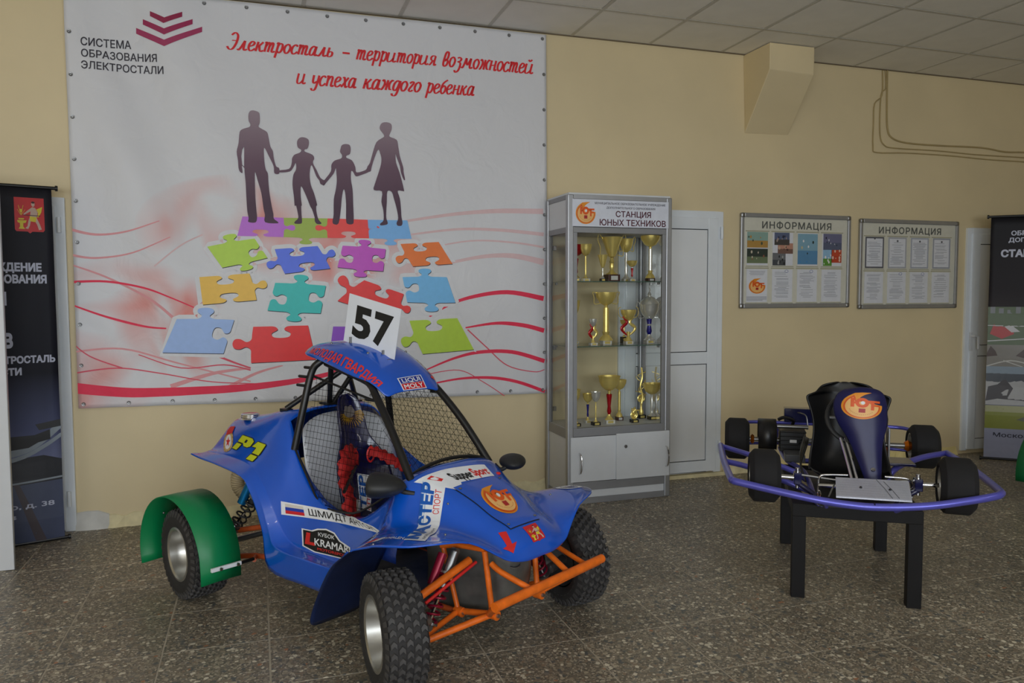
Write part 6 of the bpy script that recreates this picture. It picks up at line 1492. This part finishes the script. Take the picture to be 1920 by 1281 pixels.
if h: MB().lathe([(0, .006), (.006, .006), (.010, .002), (.010, 0)], c=h, axis='x', n=14).build('fairing_screw', M['chrome'], fair)
for d in (0, .022): kt_('steering_column', [(-.235, -.045+d, .71), (-.16, -.022+d, .61), (-.08, .0+d, .50)], .006, M['chrome'], 8)
sw2 = holder('steering_wheel', kt, (-.29, .03, .80), (0, radians(70), 0))
MB().tube([(.12*cos(a*pi/14), .13*sin(a*pi/14), 0) for a in range(28)], .012, 8, closed=True).build('wheel_rim', M['blackm'], sw2)
MB().tube([(0, -.12, 0), (0, .12, 0)], .007, 6).build('spoke', M['steel'], sw2)
# tread plate with dimples
pm_ = mat('checkered_aluminium', (206, 210, 226), .35, .5, var=.05, bump=0)
nt = pm_.node_tree; vv = nt.nodes.new('ShaderNodeTexVoronoi'); vv.inputs['Scale'].default_value = 150; vv.inputs['Randomness'].default_value = 0
tc = nt.nodes.new('ShaderNodeTexCoord'); nt.links.new(tc.outputs['Object'], vv.inputs['Vector']); bp = nt.nodes.new('ShaderNodeBump'); bp.inputs['Strength'].default_value = .5; bp.inputs['Distance'].default_value = .003
nt.links.new(vv.outputs['Distance'], bp.inputs['Height']); nt.links.new(bp.outputs['Normal'], nt.nodes['Principled BSDF'].inputs['Normal'])
tp = MB(); A_, B_, C_, D_ = (.00, -.092, .572), (.00, .208, .572), (.135, .196, .520), (.135, -.105, .520)
tp.add([A_, B_, C_, D_]+[(p[0]-.002, p[1], p[2]-.004) for p in (A_, B_, C_, D_)]+[(.14, .196, .512), (.14, -.105, .512)], [(0,1,2,3),(7,6,5,4),(0,4,5,1),(1,5,6,2),(3,2,8,9),(3,7,4,0)])
plt = tp.build('tread_plate', pm_, kt, smooth=False, label='dimpled aluminium plate in front of the pedals')
Fz = quadF(A_, B_, C_, D_, toward=KC)
for u, v in ((.34, .50), (.73, .46)): MB().sphere(Fz(u, v, .001), .006, 8, 5).build('plate_screw', M['black'], plt)
for a, b_ in (((.56, .98), (.75, .02)), ((.66, .88), (.84, .04))): lay('scratch', ribbon([a, ((a[0]+b_[0])/2+.01, (a[1]+b_[1])/2), b_], .008), Fz, prt((84, 84, 92)), plt, 0, .0012)
# pedals, spindles, rods
kt_('pedal', [(-.08, -.155, .47), (-.08, -.155, .525), (-.08, -.148, .552), (-.08, -.125, .562), (-.08, -.03, .566)], .0055, M['chrome'])
kt_('pedal', [(-.08, .125, .568), (-.08, .205, .566), (-.08, .228, .556), (-.08, .238, .530), (-.08, .24, .48)], .0055, M['chrome'])
for s in (-1, 1):
    MB().cyl((-.03, s*.255, .552), (-.03, s*.335, .554), .011, 12).build('stub_axle', M['chrome'], kt)
    MB().box(-.055, -.005, min(s*.235, s*.268), max(s*.235, s*.268), .525, .58).build('steering_knuckle', M['navy'], kt, smooth=False, bevel=.004)
    MB().cyl((-.03, s*.252, .505), (-.03, s*.252, .598), .009, 10).build('kingpin', M['chrome'], kt)
    kt_('tie_rod', [(-.09, s*.25, .555), (-.08, s*.03, .535)], .006, M['steel'], 8)
kt_('pedal_rod', [(-.02, -.16, .525), (.0, -.09, .53), (.02, .0, .53)], .009, M['chrome'], 8)
kt_('pedal_rod', [(-.02, .24, .535), (.0, .20, .53)], .007, M['chrome'], 8); kt_('pedal_rod', [(.03, -.10, .545), (.09, -.13, .50)], .004, M['steel'], 6)
MB().tube([(.05+.0*cos(a), -.155+.022*cos(a), .468+.016*sin(a)) for a in [2*pi*i/14 for i in range(14)]], .004, 6, closed=True).build('chain_ring', M['chrome'], kt)
MB().tube([(.05, -.165+.006*cos(a), .50+.018*sin(a)) for a in [2*pi*i/12 for i in range(12)]], .003, 6, closed=True).build('chain_ring', M['chrome'], kt)
# wheels
def kart_wheel(R, w, rr, loc, rot=(0,0,0)):
    h = holder('wheel', kt, loc, rot); hw = w/2
    MB().lathe([(rr, -hw*.80), (rr+.006, -hw*.92), (R-.034, -hw), (R-.026, -hw*.98), (R-.003, -hw*.70), (R, -hw*.6), (R, hw*.6), (R-.003, hw*.70), (R-.026, hw*.98), (R-.034, hw), (rr+.006, hw*.92), (rr, hw*.80)], axis='y', n=44).build('tyre', M['slick'], h, ang=25)
    for s in (-1, 1): MB().lathe([(rr+.002, s*hw*.84), (rr+.004, s*hw*.90), (rr-.004, s*hw*.90), (rr-.008, s*hw*.6), (rr-.012, s*hw*.2), (rr*.5, s*hw*.10), (rr*.42, s*hw*.24), (.012, s*hw*.26), (0, s*hw*.26)], axis='y', n=32).build('rim', M['rim'], h)
    b = MB()
    for i in range(6): a = i*pi/3; b.box(-.006, .006, -hw*.5, hw*.5, rr*.4, rr*.95); 
    vs = []
    for i in range(6):
        Rm = Matrix.Rotation(i*pi/3, 3, 'Y')
        for v in b.v[i*8:(i+1)*8]: vs.append(tuple(Rm @ Vector(v)))
    b.v = vs; b.build('rim_spokes', M['rim'], h, smooth=False, kind='stuff')
    return h
kart_wheel(.122, .138, .072, (-.03, -.398, .555), (0, 0, radians(2))); kart_wheel(.124, .145, .074, (-.03, .405, .556), (0, 0, radians(-6)))
kart_wheel(.121, .140, .070, (-1.05, -.512, .54)); kart_wheel(.121, .148, .070, (-1.05, .490, .54))

# another vehicle's wheel and mudguard at the right edge of the picture
q = atz(1904, 903, .13); ax_ = (q-CAM); ax_.z = 0; ax_.normalize()
an_ = atan2(ax_.y, ax_.x)-radians(22)
mw = thing('vehicle_wheel', 'green mudguard over a wheel of another vehicle, cut off by the right edge', 'wheel', (q.x, q.y, 0), an_)
g_ = []
for i in range(25):
    a = radians(190-200*i/24); g_.append([(.29+.295*cos(a), y, .185+.285*sin(a)) for y in (0, -.13, -.26)])
MB().grid(g_).build('mudguard', M['green'], mw, solid=.004)
for c in [x for x in list(bpy.data.objects) if x.parent == wr_]:
    d = c.copy(); COL.objects.link(d); d.parent = mw; d.location = (.29, -.13, .212)
for o_ in list(bpy.data.objects):
    if o_.parent == mw and o_.name.startswith('tread'): o_['kind'] = 'stuff'
